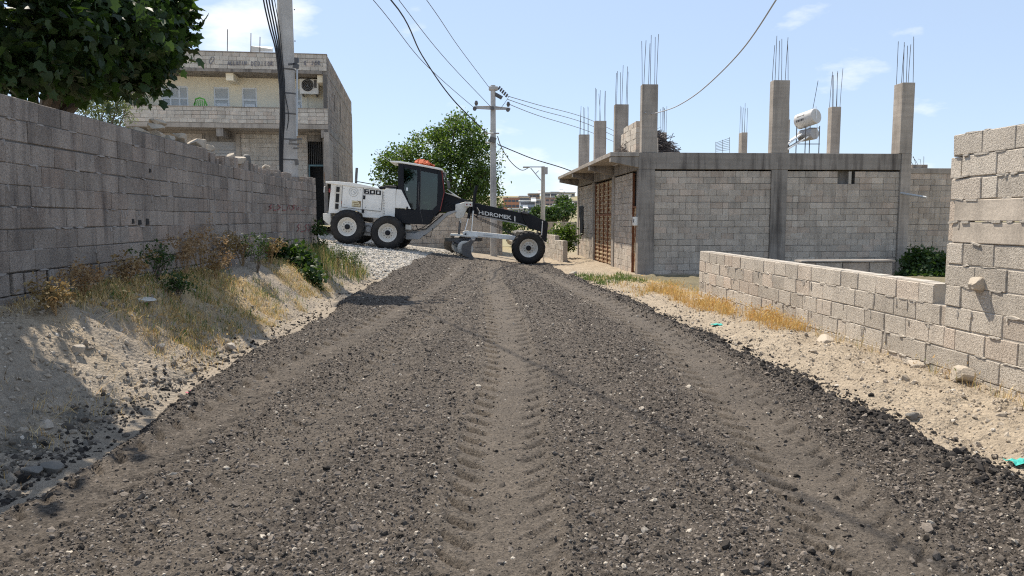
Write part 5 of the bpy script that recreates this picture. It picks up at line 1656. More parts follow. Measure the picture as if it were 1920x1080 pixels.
gtube("door_seam", [(812, 152, Cn-0.004), (806, 462, Cn-0.004), (830, 560, Cn-0.004)], 0.006, 'dark_steel', cab, 4)
for (x, y) in ((225, 300), (225, 420), (350, 310), (350, 440), (390, 312), (390, 445), (500, 325), (495, 455)):
    gtube("panel_bolt", [(x, y, Hn-0.022), (x, y, Hn-0.034)], 0.014, 'dark_steel', hood, 6)
gpart("tail_lamp", [(108, 300), (122, 301), (120, 330), (106, 329)], Hn-0.02, Hn+0.02, 'red', hood, 0.004)
gpart("reflector", [(204, 395), (212, 396), (211, 420), (203, 419)], Hn-0.02, Hn+0.0, 'orange', hood, 0.002)
# ------------------------------------------------------------------ poles and cables
NPY = 19.0
pb = at(545, 410, NPY)
NPX = pb.x
pole = root("electricity_pole", (NPX, NPY, 0.9), "thick concrete electricity pole behind the long left wall with black cables", "pole")
m3 = Matrix.Rotation(math.radians(28), 3, 'Z')
def ring(z, w, d): return [Vector((NPX, NPY, z)) + m3 @ Vector((sx*w/2, sy*d/2, 0)) for (sx, sy) in ((-1,-.72),(-.72,-1),(.72,-1),(1,-.72),(1,.72),(.72,1),(-.72,1),(-1,.72))]
MB().loft(ring(0.8, 0.40, 0.30), ring(10.2, 0.28, 0.22)).build("shaft", MAT['concrete_pale'], pole)
for (v, w) in ((420-410+85, 0.02),):
    pass
def pz(v): return at(545, v, NPY).z
for i, v in enumerate((131, 176, 214, 262, 300)):
    z = pz(v); w = 0.395 - 0.0125*(z-0.8)
    a, b = ring(z-0.018, w+0.012, w*0.75+0.012), ring(z+0.018, w+0.012, w*0.75+0.012)
    MB().loft(a, b).build("clamp_band", MAT['dark_steel'], pole)
# conduit and hardware on the road side
MB().tube([at(557, 128, NPY-0.22), at(556.5, 255, NPY-0.22)], 0.022, 6).build("conduit", MAT['galv'], pole)
def bolt_bracket(u, v, du, dv):
    MB().obox(at(u, v, NPY-0.25), (du, 0.05, dv), Matrix.Rotation(math.radians(rng.uniform(-12, 25)), 3, 'Y')).build("bracket", MAT['dark_steel'], pole)
bolt_bracket(556, 113, 0.10, 0.12); bolt_bracket(549, 120, 0.22, 0.04); bolt_bracket(555, 124, 0.14, 0.10)
bolt_bracket(554, 262, 0.30, 0.045); bolt_bracket(551, 270, 0.24, 0.045); bolt_bracket(555, 278, 0.12, 0.04); bolt_bracket(556, 305, 0.08, 0.12)
for (v, du) in ((18, 552), (77, 553)):
    MB().tube([at(du, v, NPY-0.24), at(du, v, NPY-0.10)], 0.018, 6).build("bolt", MAT['dark_steel'], pole)
# the transformer and cross arms further up the pole
zt = 8.1
tr = MB().box(NPX-0.50, NPX+0.42, NPY-0.95, NPY-0.27, zt, zt+0.95).build("transformer_tank", MAT['grey_steel'], pole, bevel=0.03)
for k in range(7):
    MB().box(NPX-0.44+k*0.135, NPX-0.42+k*0.135, NPY-1.08, NPY-0.953, zt+0.08, zt+0.85).build("cooling_fin", MAT['grey_steel'], tr)
for k in range(3):
    MB().tube([(NPX-0.33+k*0.30, NPY-0.6, zt+0.95), (NPX-0.33+k*0.30, NPY-0.6, zt+1.25)], 0.045, 8).build("bushing", MAT['rust_dark'], tr)
MB().box(NPX-0.7, NPX+0.6, NPY-1.1, NPY+0.25, zt-0.10, zt-0.004).build("platform", MAT['dark_steel'], pole)
for z in (9.1, 9.9):
    MB().box(NPX-1.0, NPX+1.0, NPY-0.19, NPY-0.12, z, z+0.09).build("cross_arm", MAT['galv'], pole)
    for x in (-0.9, -0.3, 0.3, 0.9):
        MB().tube([(NPX+x, NPY-0.155, z+0.09), (NPX+x, NPY-0.155, z+0.17), (NPX+x, NPY-0.155, z+0.25)], [0.03, 0.06, 0.02], 8).build("insulator", MAT['rust_dark'], pole)

def cable(name, pts, rad, mk, label, group=None, n=6):
    """smooth curve through world points, one thin tube"""
    P = [Vector(p) for p in pts]; out = []
    for i in range(len(P)-1):
        p0 = P[max(i-1, 0)]; p1 = P[i]; p2 = P[i+1]; p3 = P[min(i+2, len(P)-1)]
        for k in range(8):
            t = k/8
            out.append(0.5*((2*p1)+(p2-p0)*t+(2*p0-5*p1+4*p2-p3)*t*t+(3*p1-p0-3*p2+p3)*t*t*t))
    out.append(P[-1])
    o = MB().tube(out, rad, n).build(name, MAT[mk], smooth=True)
    return tag(o, label, "cable", group)
def sag(a, b, s, n=7):
    a, b = Vector(a), Vector(b)
    return [a.lerp(b, i/(n-1)) - Vector((0, 0, s*4*(i/(n-1))*(1-i/(n-1)))) for i in range(n)]
# the bundle of black cables coming down the left of the pole
for i in range(5):
    du = i*5.2; rr_ = random.Random(i)
    pts = [at(486+du, -60, NPY-0.55+0.05*i), at(494+du, 0, NPY-0.5+0.05*i), at(505+du*0.9, 50, NPY-0.42+0.04*i), at(517+du*0.55, 95, NPY-0.36+0.03*i), at(523+du*0.5, 150, NPY-0.3+0.03*i), at(525+du*0.45, 176, NPY-0.3+0.03*i),
           at(525.5+du*(0.5 if i != 4 else 0.75), 220, NPY-0.28+0.03*i), at(524+du*0.45, 270, NPY-0.26+0.03*i), at(525+du*0.4, 330, NPY-0.25+0.03*i)]
    cable("pole_cable", pts, 0.019 if i < 4 else 0.010, 'cable', ["outermost left black cable in the bundle down the thick pole", "second black cable from the left in the bundle down the thick pole", "middle black cable in the bundle down the thick pole", "fourth black cable of the bundle down the thick pole", "thin black cable nearest the shaft of the thick pole"][i], "black cables down the thick pole", 7)

# T-shaped pole behind the grader
TY = 33.0
tb_ = at(925, 410, TY)
tp = root("crossarm_pole", (tb_.x, TY, gz(tb_.x, TY)), "tall pale concrete pole with a T-shaped cross arm behind the grader", "pole")
def tpt(u, v, dy=0.0): return at(u, v, TY+dy)
MB().tube([(tb_.x+0.02, TY, gz(tb_.x, TY)-0.3), (tb_.x, TY, 3.4), (tb_.x, TY, tpt(922, 160).z)], [0.155, 0.135, 0.105], 16).build("shaft", MAT['concrete_pale'], tp, smooth=True)
MB().obox(tpt(925, 166), (0.40, 0.30, 0.16)).build("pole_head", MAT['concrete_pale'], tp, bevel=0.04)
arm_z = tpt(922, 202).z
MB().loft([tpt(888, 199, -.08), tpt(888, 204, -.08), tpt(922, 206, -.12), tpt(957, 206, -.08), tpt(957, 202, -.08), tpt(922, 198, -.12)],
          [tpt(888, 199, .10), tpt(888, 204, .10), tpt(922, 206, .14), tpt(957, 206, .10), tpt(957, 202, .10), tpt(922, 198, .14)]).build("cross_arm", MAT['concrete_pale'], tp, bevel=0.02)
for (u, v) in ((890, 205), (923, 204), (952, 207)):
    p = tpt(u, v); MB().tube([p + Vector((0, -0.22, 0)), p + Vector((0, -0.12, 0))], 0.085, 12).build("disc_insulator", MAT['dark_steel'], tp)
for (u, v0, v1) in ((893, 198, 189), (953, 200, 191)):
    MB().tube([tpt(u, v0), tpt(u, (v0+v1)/2), tpt(u, v1)], [0.05, 0.085, 0.05], 10).build("pin_insulator", MAT['dark_steel'], tp)
for (u0, v0, u1, v1) in ((936, 165, 950, 179), (929, 177, 940, 183)):
    for k in range(5):
        f = k/4; p = tpt(u0+(u1-u0)*f, v0+(v1-v0)*f); MB().tube([p-Vector((0.03, 0, -0.02)), p+Vector((0.03, 0, -0.02))], 0.085, 10).build("string_insulator", MAT['dark_steel'], tp)
for (u0, u1, v) in ((909, 936, 250), (910, 922, 267)):
    MB().tube([tpt(u0, v, -0.22), tpt(u1, v, -0.22)], 0.03, 4).build("lower_arm", MAT['galv'], tp)
MB().obox(tpt(924, 262, -0.22), (0.28, 0.10, 0.22), Matrix.Rotation(0.3, 3, 'Y')).build("clamp", MAT['dark_steel'], tp)

# street lamp post beyond, with a bracket arm
LY = 45.0
lb = at(1018, 410, LY)
lp_ = root("lamp_post", (lb.x, LY, gz(lb.x, LY)), "slim pale lamp post with a bracket arm beside the building's roof overhang", "lamp post")
MB().tube([(lb.x, LY, gz(lb.x, LY)-0.3), (lb.x, LY, at(1018, 312, LY).z)], [0.15, 0.11], 12).build("post", MAT['concrete_pale'], lp_, smooth=True)
MB().tube([at(1018, 313, LY), at(988, 313, LY)], 0.035, 6).build("arm", MAT['galv'], lp_)
MB().tube([at(1014, 338, LY), at(995, 315, LY)], 0.03, 6).build("brace", MAT['galv'], lp_)
MB().tube([at(1010, 320, LY), at(1005, 325, LY)], 0.025, 6).build("strut", MAT['galv'], lp_)
MB().obox(at(987, 313.5, LY), (0.42, 0.2, 0.09)).build("lamp_head", MAT['grey_steel'], lp_, bevel=0.03)
MB().obox(at(1023, 320, LY), (0.24, 0.2, 0.42)).build("fuse_box", MAT['grey_steel'], lp_, bevel=0.01)

# cables between the poles
TOPS = [Vector((NPX-0.9, NPY-0.15, 10.1)), Vector((NPX-0.3, NPY-0.15, 9.35)), Vector((NPX+0.3, NPY-0.15, 10.1)), Vector((NPX+0.9, NPY-0.15, 10.12))]
cable("overhead_wire", [TOPS[0], at(700, 0, 22.5), at(795, 118, 27.0), at(890, 203, TY)], 0.012, 'wire', "thin overhead wire ending at the left tip of the T-shaped cross arm", n=5)
cable("overhead_wire", [TOPS[2], at(748, 0, 23.0), at(835, 110, 28.0), at(923, 203, TY)], 0.012, 'wire', "thin overhead wire ending at the middle of the T-shaped cross arm", n=5)
cable("overhead_wire", [TOPS[3], at(800, 0, 24.0), at(858, 85, 28.5), at(918, 165, TY)], 0.012, 'wire', "thin overhead wire ending at the head of the T-shaped pole", n=5)
cable("overhead_cable", [TOPS[1], at(733, 0, 23.0), at(792, 105, 26.5), at(848, 185, 29.5), at(912, 249, TY-0.22)], 0.024, 'cable', "thick black sagging cable joining the thick pole and the lower arm of the T-shaped pole", n=6)
for i, (v0, u1, v1) in enumerate(((180, 1100, 222), (186, 1100, 232), (194, 1100, 245))):
    cable("overhead_wire", [at(951, v0, TY), at(1010, v0+17+i*3, 37), at(u1, v1, 45), at(1185, 262+i*9, 54)], 0.016, 'wire', ["upper", "middle", "lower"][i] + " of the three thin wires running right from the T-shaped pole behind the columns", n=5)
cable("overhead_cable", [at(934, 271, TY-0.2), at(960, 282, 33.2), at(1000, 298, 33.5), at(1046, 312, 33.9), at(1075, 322, 34.2)], 0.022, 'cable', "straight black cable from the T-shaped pole to the roof overhang", n=6)
cable("overhead_cable", [at(933, 256, TY-0.2), at(942, 280, 36), at(960, 306, 40), at(978, 319, 43), at(990, 315, LY)], 0.022, 'cable', "drooping black cable from the T-shaped pole down to the lamp post", n=6)
cable("service_cable", [at(1209, 211.5, BY0-0.01), at(1222, 213, BY0-0.015), at(1245, 208, 22), at(1275, 196, 20.4), at(1320, 165, 18), at(1390, 95, 15), at(1455, 0, 12.5), at(1500, -80, 11), at(1590, -260, 8.5)], 0.014, 'wire_pale', "pale service cable sweeping up from the corner column of the unfinished building", n=6)
# the heavy bundle that goes on from the pole over the road, towards the viewer
cable("overhead_cable", sag((NPX+0.3, NPY-0.5, 8.9), (3.4, -6.0, 8.3), 0.5, 7), 0.018, 'cable', "heavy cable bundle crossing high over the road from the thick pole", n=8)
cable("bracket_cable", [at(955, 180, TY), at(945, 195, TY-0.3), at(937, 205, TY-0.2)], 0.012, 'wire', "short jumper wire under the insulators of the T-shaped pole", n=4)
# ------------------------------------------------------------------ plants
def leaf_cloud(name, P, S, mat, parent, seed, shape='kite', up=0.5, label=None, droop=0.0):
    r = np.random.default_rng(seed); n = len(P)
    if shape == 'fig':
        T = np.array([(0,0,0),(-.16,.04,.03),(-.38,.14,.0),(-.30,.34,.05),(-.42,.58,.0),(-.20,.64,.05),(0,1.0,-.06),(.20,.64,.05),(.42,.58,.0),(.30,.34,.05),(.38,.14,.0),(.16,.04,.03),(0,.38,-.03)])
        F = np.array([(12,i,(i+1) if i < 11 else 0) for i in range(12)])[:, [0,2,1]]
    else:
        w = {'kite': .30, 'narrow': .14, 'broad': .42}[shape]
        T = np.array([(0,0,0),(-w,.42,.10),(0,1,-.04),(w,.42,.10)]); F = np.array([(0,3,2),(0,2,1)])
    nrm = r.normal(size=(n,3)); nrm[:,2] += up*2; nrm /= np.linalg.norm(nrm, axis=1)[:,None]
    d = r.normal(size=(n,3)); d[:,2] -= droop
    d -= nrm*np.sum(d*nrm, 1)[:,None]; d /= np.linalg.norm(d, axis=1)[:,None]
    sd = np.cross(d, nrm)
    V = P[:,None,:] + S[:,None,None]*(T[None,:,0,None]*sd[:,None,:] + T[None,:,1,None]*d[:,None,:] + T[None,:,2,None]*nrm[:,None,:])
    FF = (F[None] + (np.arange(n)*len(T))[:,None,None]).reshape(-1, 3)
    off = wloc(parent) if parent is not None else Vector((0,0,0))
    me = np_mesh(name, (V.reshape(-1,3) - np.array(off)), FF)
    me.materials.append(mat)
    o = link(name, me, parent)
    if label: o["label"] = label
    return o

def clumps(blobs, per, spread, seed, shell=0.55):
    """blobs: (centre, radii, number of clumps) -> leaf points"""
    r = np.random.default_rng(seed); out = []; cs = []
    for (c, rad, k) in blobs:
        d = r.normal(size=(k,3)); d /= np.linalg.norm(d, axis=1)[:,None]
        q = r.random(k)**(1/3)*(1-shell) + shell*(0.82+0.22*r.random(k))
        cc = np.array(c) + d*q[:,None]*np.array(rad)
        cs.append(cc)
        for p in cc:
            m = int(per*r.uniform(0.5, 1.5))
            out.append(p + r.normal(size=(m,3))*spread*np.array([1,1,0.75]))
    return np.concatenate(out), np.concatenate(cs)

def limbs(parent, base, tips, rad, seed, name="trunk", fork=0.45):
    r = random.Random(seed); mb = MB()
    base = Vector(base); cen = Vector(np.mean(np.array(tips), 0))
    kn = base.lerp(cen, fork) + Vector((r.gauss(0,.05), r.gauss(0,.05), 0))
    mb.tube([base - Vector((0,0,.2)), base.lerp(kn, .5) + Vector((r.gauss(0,.04), r.gauss(0,.04), 0)), kn], [rad*1.25, rad, rad*.8], 9)
    for t in tips:
        t = Vector(t); m = kn.lerp(t, .5) + Vector((r.gauss(0,.15), r.gauss(0,.15), r.gauss(0,.1)+.08))
        mb.tube([kn - (m-kn)*0.05, m, t], [rad*.5, rad*.3, rad*.1], 6)
    return mb.build(name, MAT['bark'], parent, smooth=True)

def fblob(u, v, Y, ru, rv, k):
    c = at(u, v, Y); s = Y/FOC
    return ((c.x, c.y, c.z), (ru*s, 1.1*ru*s, rv*s), k)
# fig tree hanging over the left wall
ft = root("fig_tree", (-6.6, 10.6, 1.2), "dark broad-leaved fig tree hanging over the near end of the left wall", "tree")
blobs = [fblob(60, 45, 9.5, 105, 90, 120), fblob(165, 55, 10.5, 100, 76, 140), fblob(250, 62, 11.5, 66, 62, 90), fblob(305, 40, 12.2, 30, 44, 40), fblob(262, 128, 11.3, 34, 24, 36), fblob(120, 130, 10.0, 84, 24, 60),
         fblob(30, 128, 9.0, 60, 28, 50), fblob(90, -60, 10.6, 120, 72, 70), fblob(292, -10, 12.0, 38, 34, 36), ((-5.3, 7.3, 4.2), (0.8, 1.0, 0.6), 50), ((-6.0, 7.9, 5.0), (1.1, 1.3, 0.7), 55),
         ((-4.9, 6.9, 4.2), (0.6, 1.2, 0.5), 60), ((-5.4, 5.7, 4.3), (0.9, 0.9, 0.6), 55), ((-4.35, 7.5, 4.6), (0.5, 0.75, 0.38), 45), fblob(325, 92, 12.2, 12, 16, 6), fblob(340, 45, 12.3, 8, 12, 5), fblob(285, 152, 11.6, 12, 10, 6), fblob(226, 158, 11.0, 12, 10, 6), ((-4.3, 6.8, 4.45), (0.5, 0.9, 0.38), 50)]
P, cs_ = clumps(blobs, 14, 0.15, 4)
leaf_cloud("crown", P, 0.06 + 0.15*nrng.random(len(P))**0.7, MAT['fig'], ft, 5, 'fig', 0.35, droop=0.9)
limbs(ft, (-6.6, 10.6, 1.2), [b[0] for b in blobs[:9]], 0.16, 3)
# trees behind the grader
def tree(name, label, base, blobs, per, spread, size, mk, seed, rad, group=None, shape='kite', shell=0.5):
    t = root(name, base, label, "tree", group)
    P, cs_ = clumps(blobs, per, spread, seed, shell)
    leaf_cloud("crown", P, np.random.default_rng(seed).uniform(size*0.7, size*1.4, len(P)), MAT[mk], t, seed+1, shape, 0.4)
    limbs(t, base, [tuple(c) for c in cs_[::max(1, len(cs_)//14)]], rad, seed)
    return t
def blob(u, v, Y, ru, rv, k, dy=1.0):
    c = at(u, v, Y); s = Y/FOC
    return ((c.x, c.y, c.z), (ru*s, dy*ru*s, rv*s), k)
b = at(850, 410, 39.5)
tree("mulberry_tree", "big green leafy tree rising behind the grader cab", (b.x, 39.5, gz(b.x, 39.5)),
     [blob(858, 262, 39.5, 48, 40, 85), blob(800, 288, 39.0, 52, 38, 85), blob(750, 300, 39.5, 36, 26, 45), blob(895, 300, 39.0, 42, 44, 80), blob(845, 330, 38.6, 72, 45, 120),
      blob(905, 350, 39.5, 34, 32, 50), blob(735, 325, 40.0, 30, 26, 38), blob(862, 232, 39.8, 18, 18, 18), blob(880, 380, 39.2, 60, 28, 60), blob(800, 375, 39.5, 75, 35, 70)],
     34, 0.22, 0.15, 'tree', 31, 0.22)
b = at(190, 410, 24.0)
tree("olive_tree", "pale thin-leaved olive tree showing between the fig leaves and the wall", (b.x, 24.0, 1.4),
     [blob(195, 205, 24.0, 40, 34, 60), blob(172, 190, 24.3, 26, 20, 30), blob(220, 190, 24.0, 20, 26, 26)], 18, 0.16, 0.13, 'olive', 37, 0.10, shape='narrow')
# bushes
def bush(name, label, base, blobs, per, spread, size, mk, seed, shape='kite'):
    t = root(name, base, label, "bush")
    P, cs_ = clumps(blobs, per, spread, seed, 0.4)
    gzv = ground_z(P[:,0], P[:,1]); P[:,2] = np.maximum(P[:,2], gzv+0.02)
    leaf_cloud("foliage", P, np.random.default_rng(seed).uniform(size*0.7, size*1.4, len(P)), MAT[mk], t, seed+1, shape, 0.4)
    mb = MB(); B = Vector(base)
    for c in cs_[::max(1, len(cs_)//9)]:
        c = Vector(c); mb.tube([B, B.lerp(c, .5)+Vector((0,0,.06)), c], [.022,.014,.005], 5)
    mb.build("stem", MAT['bark'], t)
    return t
p = at(548, 500, 15.8)
bush("green_bush", "dark green bush at the foot of the left wall's far end", (p.x, 15.8, gz(p.x, 15.8)),
     [blob(535, 482, 15.8, 32, 26, 46), blob(565, 500, 15.5, 26, 30, 40), blob(585, 525, 15.0, 12, 22, 16), blob(520, 500, 16.0, 24, 24, 28)], 22, 0.09, 0.095, 'bush', 41, 'broad')
p = at(603, 470, 19.8)
bush("climbing_plant", "narrow dark creeper standing at the end corner of the left wall", (p.x-0.02, 19.9, gz(p.x, 19.9)),
     [blob(600, 440, 19.9, 9, 28, 20), blob(600, 480, 19.7, 10, 24, 20)], 18, 0.07, 0.08, 'bush', 43)
p = at(1055, 470, 34.0)
bush("roadside_bush", "light green bush behind the short sunlit wall at the road end", (p.x, 34.0, gz(p.x, 34.0)),
     [blob(1056, 452, 34.0, 26, 22, 50), blob(1045, 435, 34.2, 14, 14, 22), blob(1070, 438, 34.0, 12, 16, 22)], 26, 0.14, 0.11, 'tree', 47)
p = at(1735, 500, 22.3)
bush("yard_shrub", "dark green shrub in the yard under the tall wall's toothed end", (p.x, 22.3, gz(p.x, 22.3)),
     [blob(1725, 498, 22.3, 28, 28, 60), blob(1765, 522, 22.0, 40, 26, 60), blob(1762, 498, 22.5, 22, 22, 36), blob(1720, 528, 21.8, 30, 22, 40)], 24, 0.13, 0.13, 'bush', 49)
bb = [blob(960, 420, 52, 24, 14, 30), blob(945, 425, 50, 12, 14, 16), blob(985, 412, 54, 18, 10, 18)]
p = at(960, 440, 52)
bush("far_bush", "dark green bush seen under the black beam of the grader", (p.x, 52.0, gz(p.x, 52.0)), bb, 22, 0.3, 0.22, 'bush', 50)

# ---- grasses: every blade a bent sliver with its own colour
def grass(name, label, pts, hmin, hmax, cols, seed, lean=0.35, width=0.006, heads=0.0):
    r = np.random.default_rng(seed); n = len(pts)
    x, y = pts[:,0], pts[:,1]; z = ground_z(x, y) - 0.01
    h = r.uniform(hmin, hmax, n)
    a = r.uniform(0, 6.283, n); ln = np.abs(r.normal(0, lean, n))*h
    dx, dy = np.cos(a)*ln, np.sin(a)*ln
    b = r.uniform(0, 6.283, n); w = width*r.uniform(0.6, 1.5, n)
    wx, wy = np.cos(b)*w, np.sin(b)*w
    B = np.stack([x, y, z], 1); W = np.stack([wx, wy, np.zeros(n)], 1)
    M = B + np.stack([dx*0.35, dy*0.35, h*0.6], 1); T = B + np.stack([dx, dy, h], 1)
    V = np.stack([B-W, B+W, M+W*0.8, M-W*0.8, T], 1).reshape(-1, 3)
    i = np.arange(n)*5
    F = np.concatenate([np.stack([i, i+1, i+2], 1), np.stack([i, i+2, i+3], 1), np.stack([i+3, i+2, i+4], 1)])
    cc = np.array(cols)[r.integers(0, len(cols), n)] * r.uniform(0.75, 1.25, (n,1))
    C5 = np.repeat(cc, 5, axis=0)
    if heads:
        k = r.random(n) < heads; m = k.sum()
        Hc = T[k]; s = r.uniform(0.004, 0.010, m)[:,None]
        o1 = r.normal(size=(m,3))*s; o2 = r.normal(size=(m,3))*s
        V2 = np.stack([Hc-o1, Hc+o1, Hc+o2+np.array([0,0,.02])], 1).reshape(-1, 3)
        F2 = np.arange(m*3).reshape(-1, 3) + len(V)
        V = np.concatenate([V, V2]); F = np.concatenate([F, F2]); C5 = np.concatenate([C5, np.repeat(cc[k]*1.1, 3, axis=0)])
    me = np_mesh(name, V, F); set_col(me, C5); me.materials.append(MAT['blade'])
    o = link(name, me)
    return tag(o, label, "grass", kind="stuff")
def tufts(n, per, xr, yr, spread, seed, mask=None):
    r = np.random.default_rng(seed)
    y0, y1 = yr
    cy = y0*(y1/y0)**r.random(n); cx = r.uniform(xr[0], xr[1], n)
    if mask is not None:
        k = mask(cx, cy); cx, cy = cx[k], cy[k]
    P = []
    for a, b in zip(cx, cy):
        m = max(2, int(per*r.uniform(0.4, 1.6)))
        P.append(np.stack([a + r.normal(0, spread, m), b + r.normal(0, spread, m)], 1))
    return np.concatenate(P)
STRAW = [(0.62,0.46,0.20), (0.54,0.38,0.16), (0.68,0.54,0.30), (0.46,0.30,0.13)]
GOLD = [(0.62,0.42,0.14), (0.55,0.34,0.10), (0.66,0.50,0.22), (0.48,0.27,0.10)]
GREEN = [(0.10,0.17,0.04), (0.15,0.21,0.06), (0.07,0.12,0.03), (0.22,0.24,0.08)]
mk_ = lambda cx, cy: (fbm(cx*1.3, cy*1.0, 23)*0.55 + fbm(cx*3.4, cy*2.8, 24)*0.45 > 0.485) & (cx > -4.12)
grass("dry_grass", "short dry straw grass on the sunlit left bank", tufts(2300, 12, (-4.05, -2.72), (6.8, 17), 0.055, 61, mk_), 0.02, 0.11, STRAW + STRAW + GREEN[2:] , 62, 0.9, 0.0022, 0.10)
grass("straw_litter", "flattened straw and dry stalks strewn over the shaded near bank", tufts(900, 9, (-4.1, -2.6), (3.2, 9.0), 0.07, 161, lambda cx, cy: fbm(cx*2.2, cy*1.8, 27) > 0.47), 0.02, 0.10, STRAW+[(0.16,0.11,0.06)], 162, 1.6, 0.0018)
grass("bank_weeds", "sparse green weeds among the dry grass of the left bank", tufts(150, 10, (-4.1, -2.8), (7.5, 17), 0.05, 63), 0.04, 0.16, GREEN, 64, 0.6, 0.003)
grass("golden_grass", "golden dry grass along the foot of the low right wall", tufts(330, 22, (3.75, 4.5), (8.6, 16), 0.07, 65, lambda cx, cy: (cx > 3.55+0.5*sstep(12, 8, cy)+0.45*fbm(cy*1.1, cy*0, 5)) & (fbm(cx*2, cy*1.5, 6) > 0.45)), 0.04, 0.22, GOLD, 66, 0.65, 0.0022, 0.4)
grass("golden_grass", "golden dry grass running on from the low wall towards the building", tufts(260, 16, (3.35, 5.4), (14.5, 20.5), 0.09, 67, lambda cx, cy: fbm(cx*1.2, cy*1.0, 9) > 0.50), 0.04, 0.18, GOLD+GREEN[3:], 68, 0.6, 0.003, 0.25)
grass("green_weeds", "tall green weeds by the end of the left wall beside the pale gravel", tufts(190, 15, (-4.1, -2.55), (16.2, 20.6), 0.10, 69, lambda cx, cy: (cx < -2.6-0.12*(20.5-cy)) ), 0.08, 0.45, GREEN+STRAW[:2], 70, 0.45, 0.0045, 0.1)
grass("verge_weeds", "low green weeds at the edge of the right verge", tufts(70, 16, (3.2, 4.6), (18.2, 22.5), 0.10, 71), 0.05, 0.18, GREEN, 72, 0.6, 0.008)
grass("wall_foot_weeds", "few dry stalks at the foot of the low wall's near end", tufts(46, 9, (4.28, 4.5), (5.2, 9.2), 0.04, 73), 0.05, 0.18, STRAW+GREEN[3:], 74, 0.5, 0.0016, 0.2)

# tall dry weeds standing in front of the left wall
def weed(u, Y, h, seed, dryness, label):
    r = random.Random(seed); x = at(u, 410, Y).x; B = Vector((x, Y, gz(x, Y)))
    t = root("dry_weed" if dryness else "green_weed", B, label, "weed")
    mb = MB(); pts = []
    for k in range(9):
        a = r.uniform(0, 6.28); L = h*r.uniform(0.6, 1.0); sp = r.uniform(0.12, 0.5)*h
        tip = B + Vector((math.cos(a)*sp, math.sin(a)*sp, L)); mid = B.lerp(tip, .5) + Vector((0, 0, .08*h))
        mb.tube([B, mid, tip], [.006, .004, .0015], 4, caps=False)
        for j in range(6):
            f = r.uniform(.35, 1); q = B.lerp(tip, f) + Vector((0, 0, .16*h*f*(1-f)*2))
            e = q + Vector((r.gauss(0,.07), r.gauss(0,.07), r.uniform(.0,.09)))
            mb.tube([q, e], [.003, .001], 3, caps=False)
            for s in range(9): pts.append(e + Vector((r.gauss(0,.03), r.gauss(0,.03), r.gauss(0,.03))))
    mb.build("stem", MAT['dryweed'] if dryness else MAT['bark'], t, recalc=False)
    leaf_cloud("foliage", np.array([tuple(p) for p in pts]), np.random.default_rng(seed).uniform(.02, .055, len(pts)), MAT['dryleaf'] if dryness else MAT['bush'], t, seed, 'kite', 0.3)
MAT['dryweed'] = simple("dry_stem", (0.30, 0.20, 0.10), 0.9, var=0.3)
MAT['dryleaf'] = leaf_mat("dry_leaf", (0.26, 0.165, 0.085), (0.42, 0.30, 0.17), 0.25, 0.8, (1.0, 0.9, 0.75))
weed(372, 11.2, 0.75, 81, True, "tallest reddish dry weed in front of the left wall")
weed(345, 10.3, 0.55, 82, True, "dry weed just left of the tallest one by the left wall")
weed(425, 12.4, 0.60, 83, True, "dry weed between the tallest weed and the green bush")
weed(452, 13.0, 0.50, 84, True, "dry weed closest to the green bush on the left bank")
weed(480, 12.6, 0.62, 85, False, "green weed in the dark hollow left of the green bush")
weed(400, 10.8, 0.42, 86, True, "short dry weed in front of the tallest one on the bank")
weed(290, 9.2, 0.40, 87, False, "small green weed at the wall foot above the white sack")
weed(150, 7.4, 0.32, 88, True, "small brown weed in the tree shade at the left wall")
weed(232, 8.4, 0.30, 91, True, "low brown weed left of the white sack on the bank")
weed(95, 6.6, 0.26, 92, True, "low brown weed in the deep shade at the near end of the left wall")
weed(330, 9.0, 0.24, 93, False, "tiny green weed right of the white sack on the bank")
weed(505, 14.0, 0.45, 94, True, "dry weed half hidden under the left edge of the green bush")
weed(660, 19.2, 0.70, 89, False, "upright green weed beside the pale gravel")
weed(632, 18.4, 0.60, 90, False, "upright green weed near the end of the left wall")

# stones and litter on the verges
MAT['sack'] = simple('sack_cloth', (0.58, 0.55, 0.49), 0.9, var=0.3, scale=7, bump=0.5)
def gpt(u, v):
    d = ray(u, v); P = Vector((0, 0, CAMZ)); t = 2.0
    while t < 60:
        q = P + d*t
        if q.z <= gz(q.x, q.y): return q
        t += 0.02
    return P + d*t
p = gpt(268, 566); q = rock("white_sack", (p.x, p.y, gz(p.x, p.y)-0.03), (0.34, 0.20, 0.07), MAT['sack'], "crumpled white sack lying on the left bank", "sack", seed=61, rot=-0.4)
for i, (u, v, s, mk, lab) in enumerate([
    (143, 662, .10, 'stone', "pale stone in a spot of sun in the tree shade"), (300, 655, .09, 'soil_lump', "sunlit clod at the tree shadow's edge on the left bank"),
    (432, 655, .11, 'soil_lump', "brown clod at the foot of the left bank near the road"), (95, 885, .10, 'stone_grey', "grey clod at the roadside in the lower left"),
    (60, 890, .085, 'stone_grey', "grey lump left of the roadside clod in the lower left"), (730, 893, .035, 'stone', "small white stone lying on the road left of the centre track"),
    (876, 641, .06, 'stone', "white stone on the road between the two middle tracks"), (1712, 785, .08, 'stone_grey', "dark clod on the sand right beside the dark road edge"),
    (1625, 848, .04, 'stone', "pale pebble on the road near the right edge"), (1140, 655, .04, 'stone', "pale pebble on the road right of the centre track"),
    (1075, 517, .2, 'stone', "pale rock on the right verge near the building")]):
    p = gpt(u, v); rock("stone", (p.x, p.y, p.z-0.01), (s*1.3, s, s*0.8), MAT[mk], lab, seed=100+i)
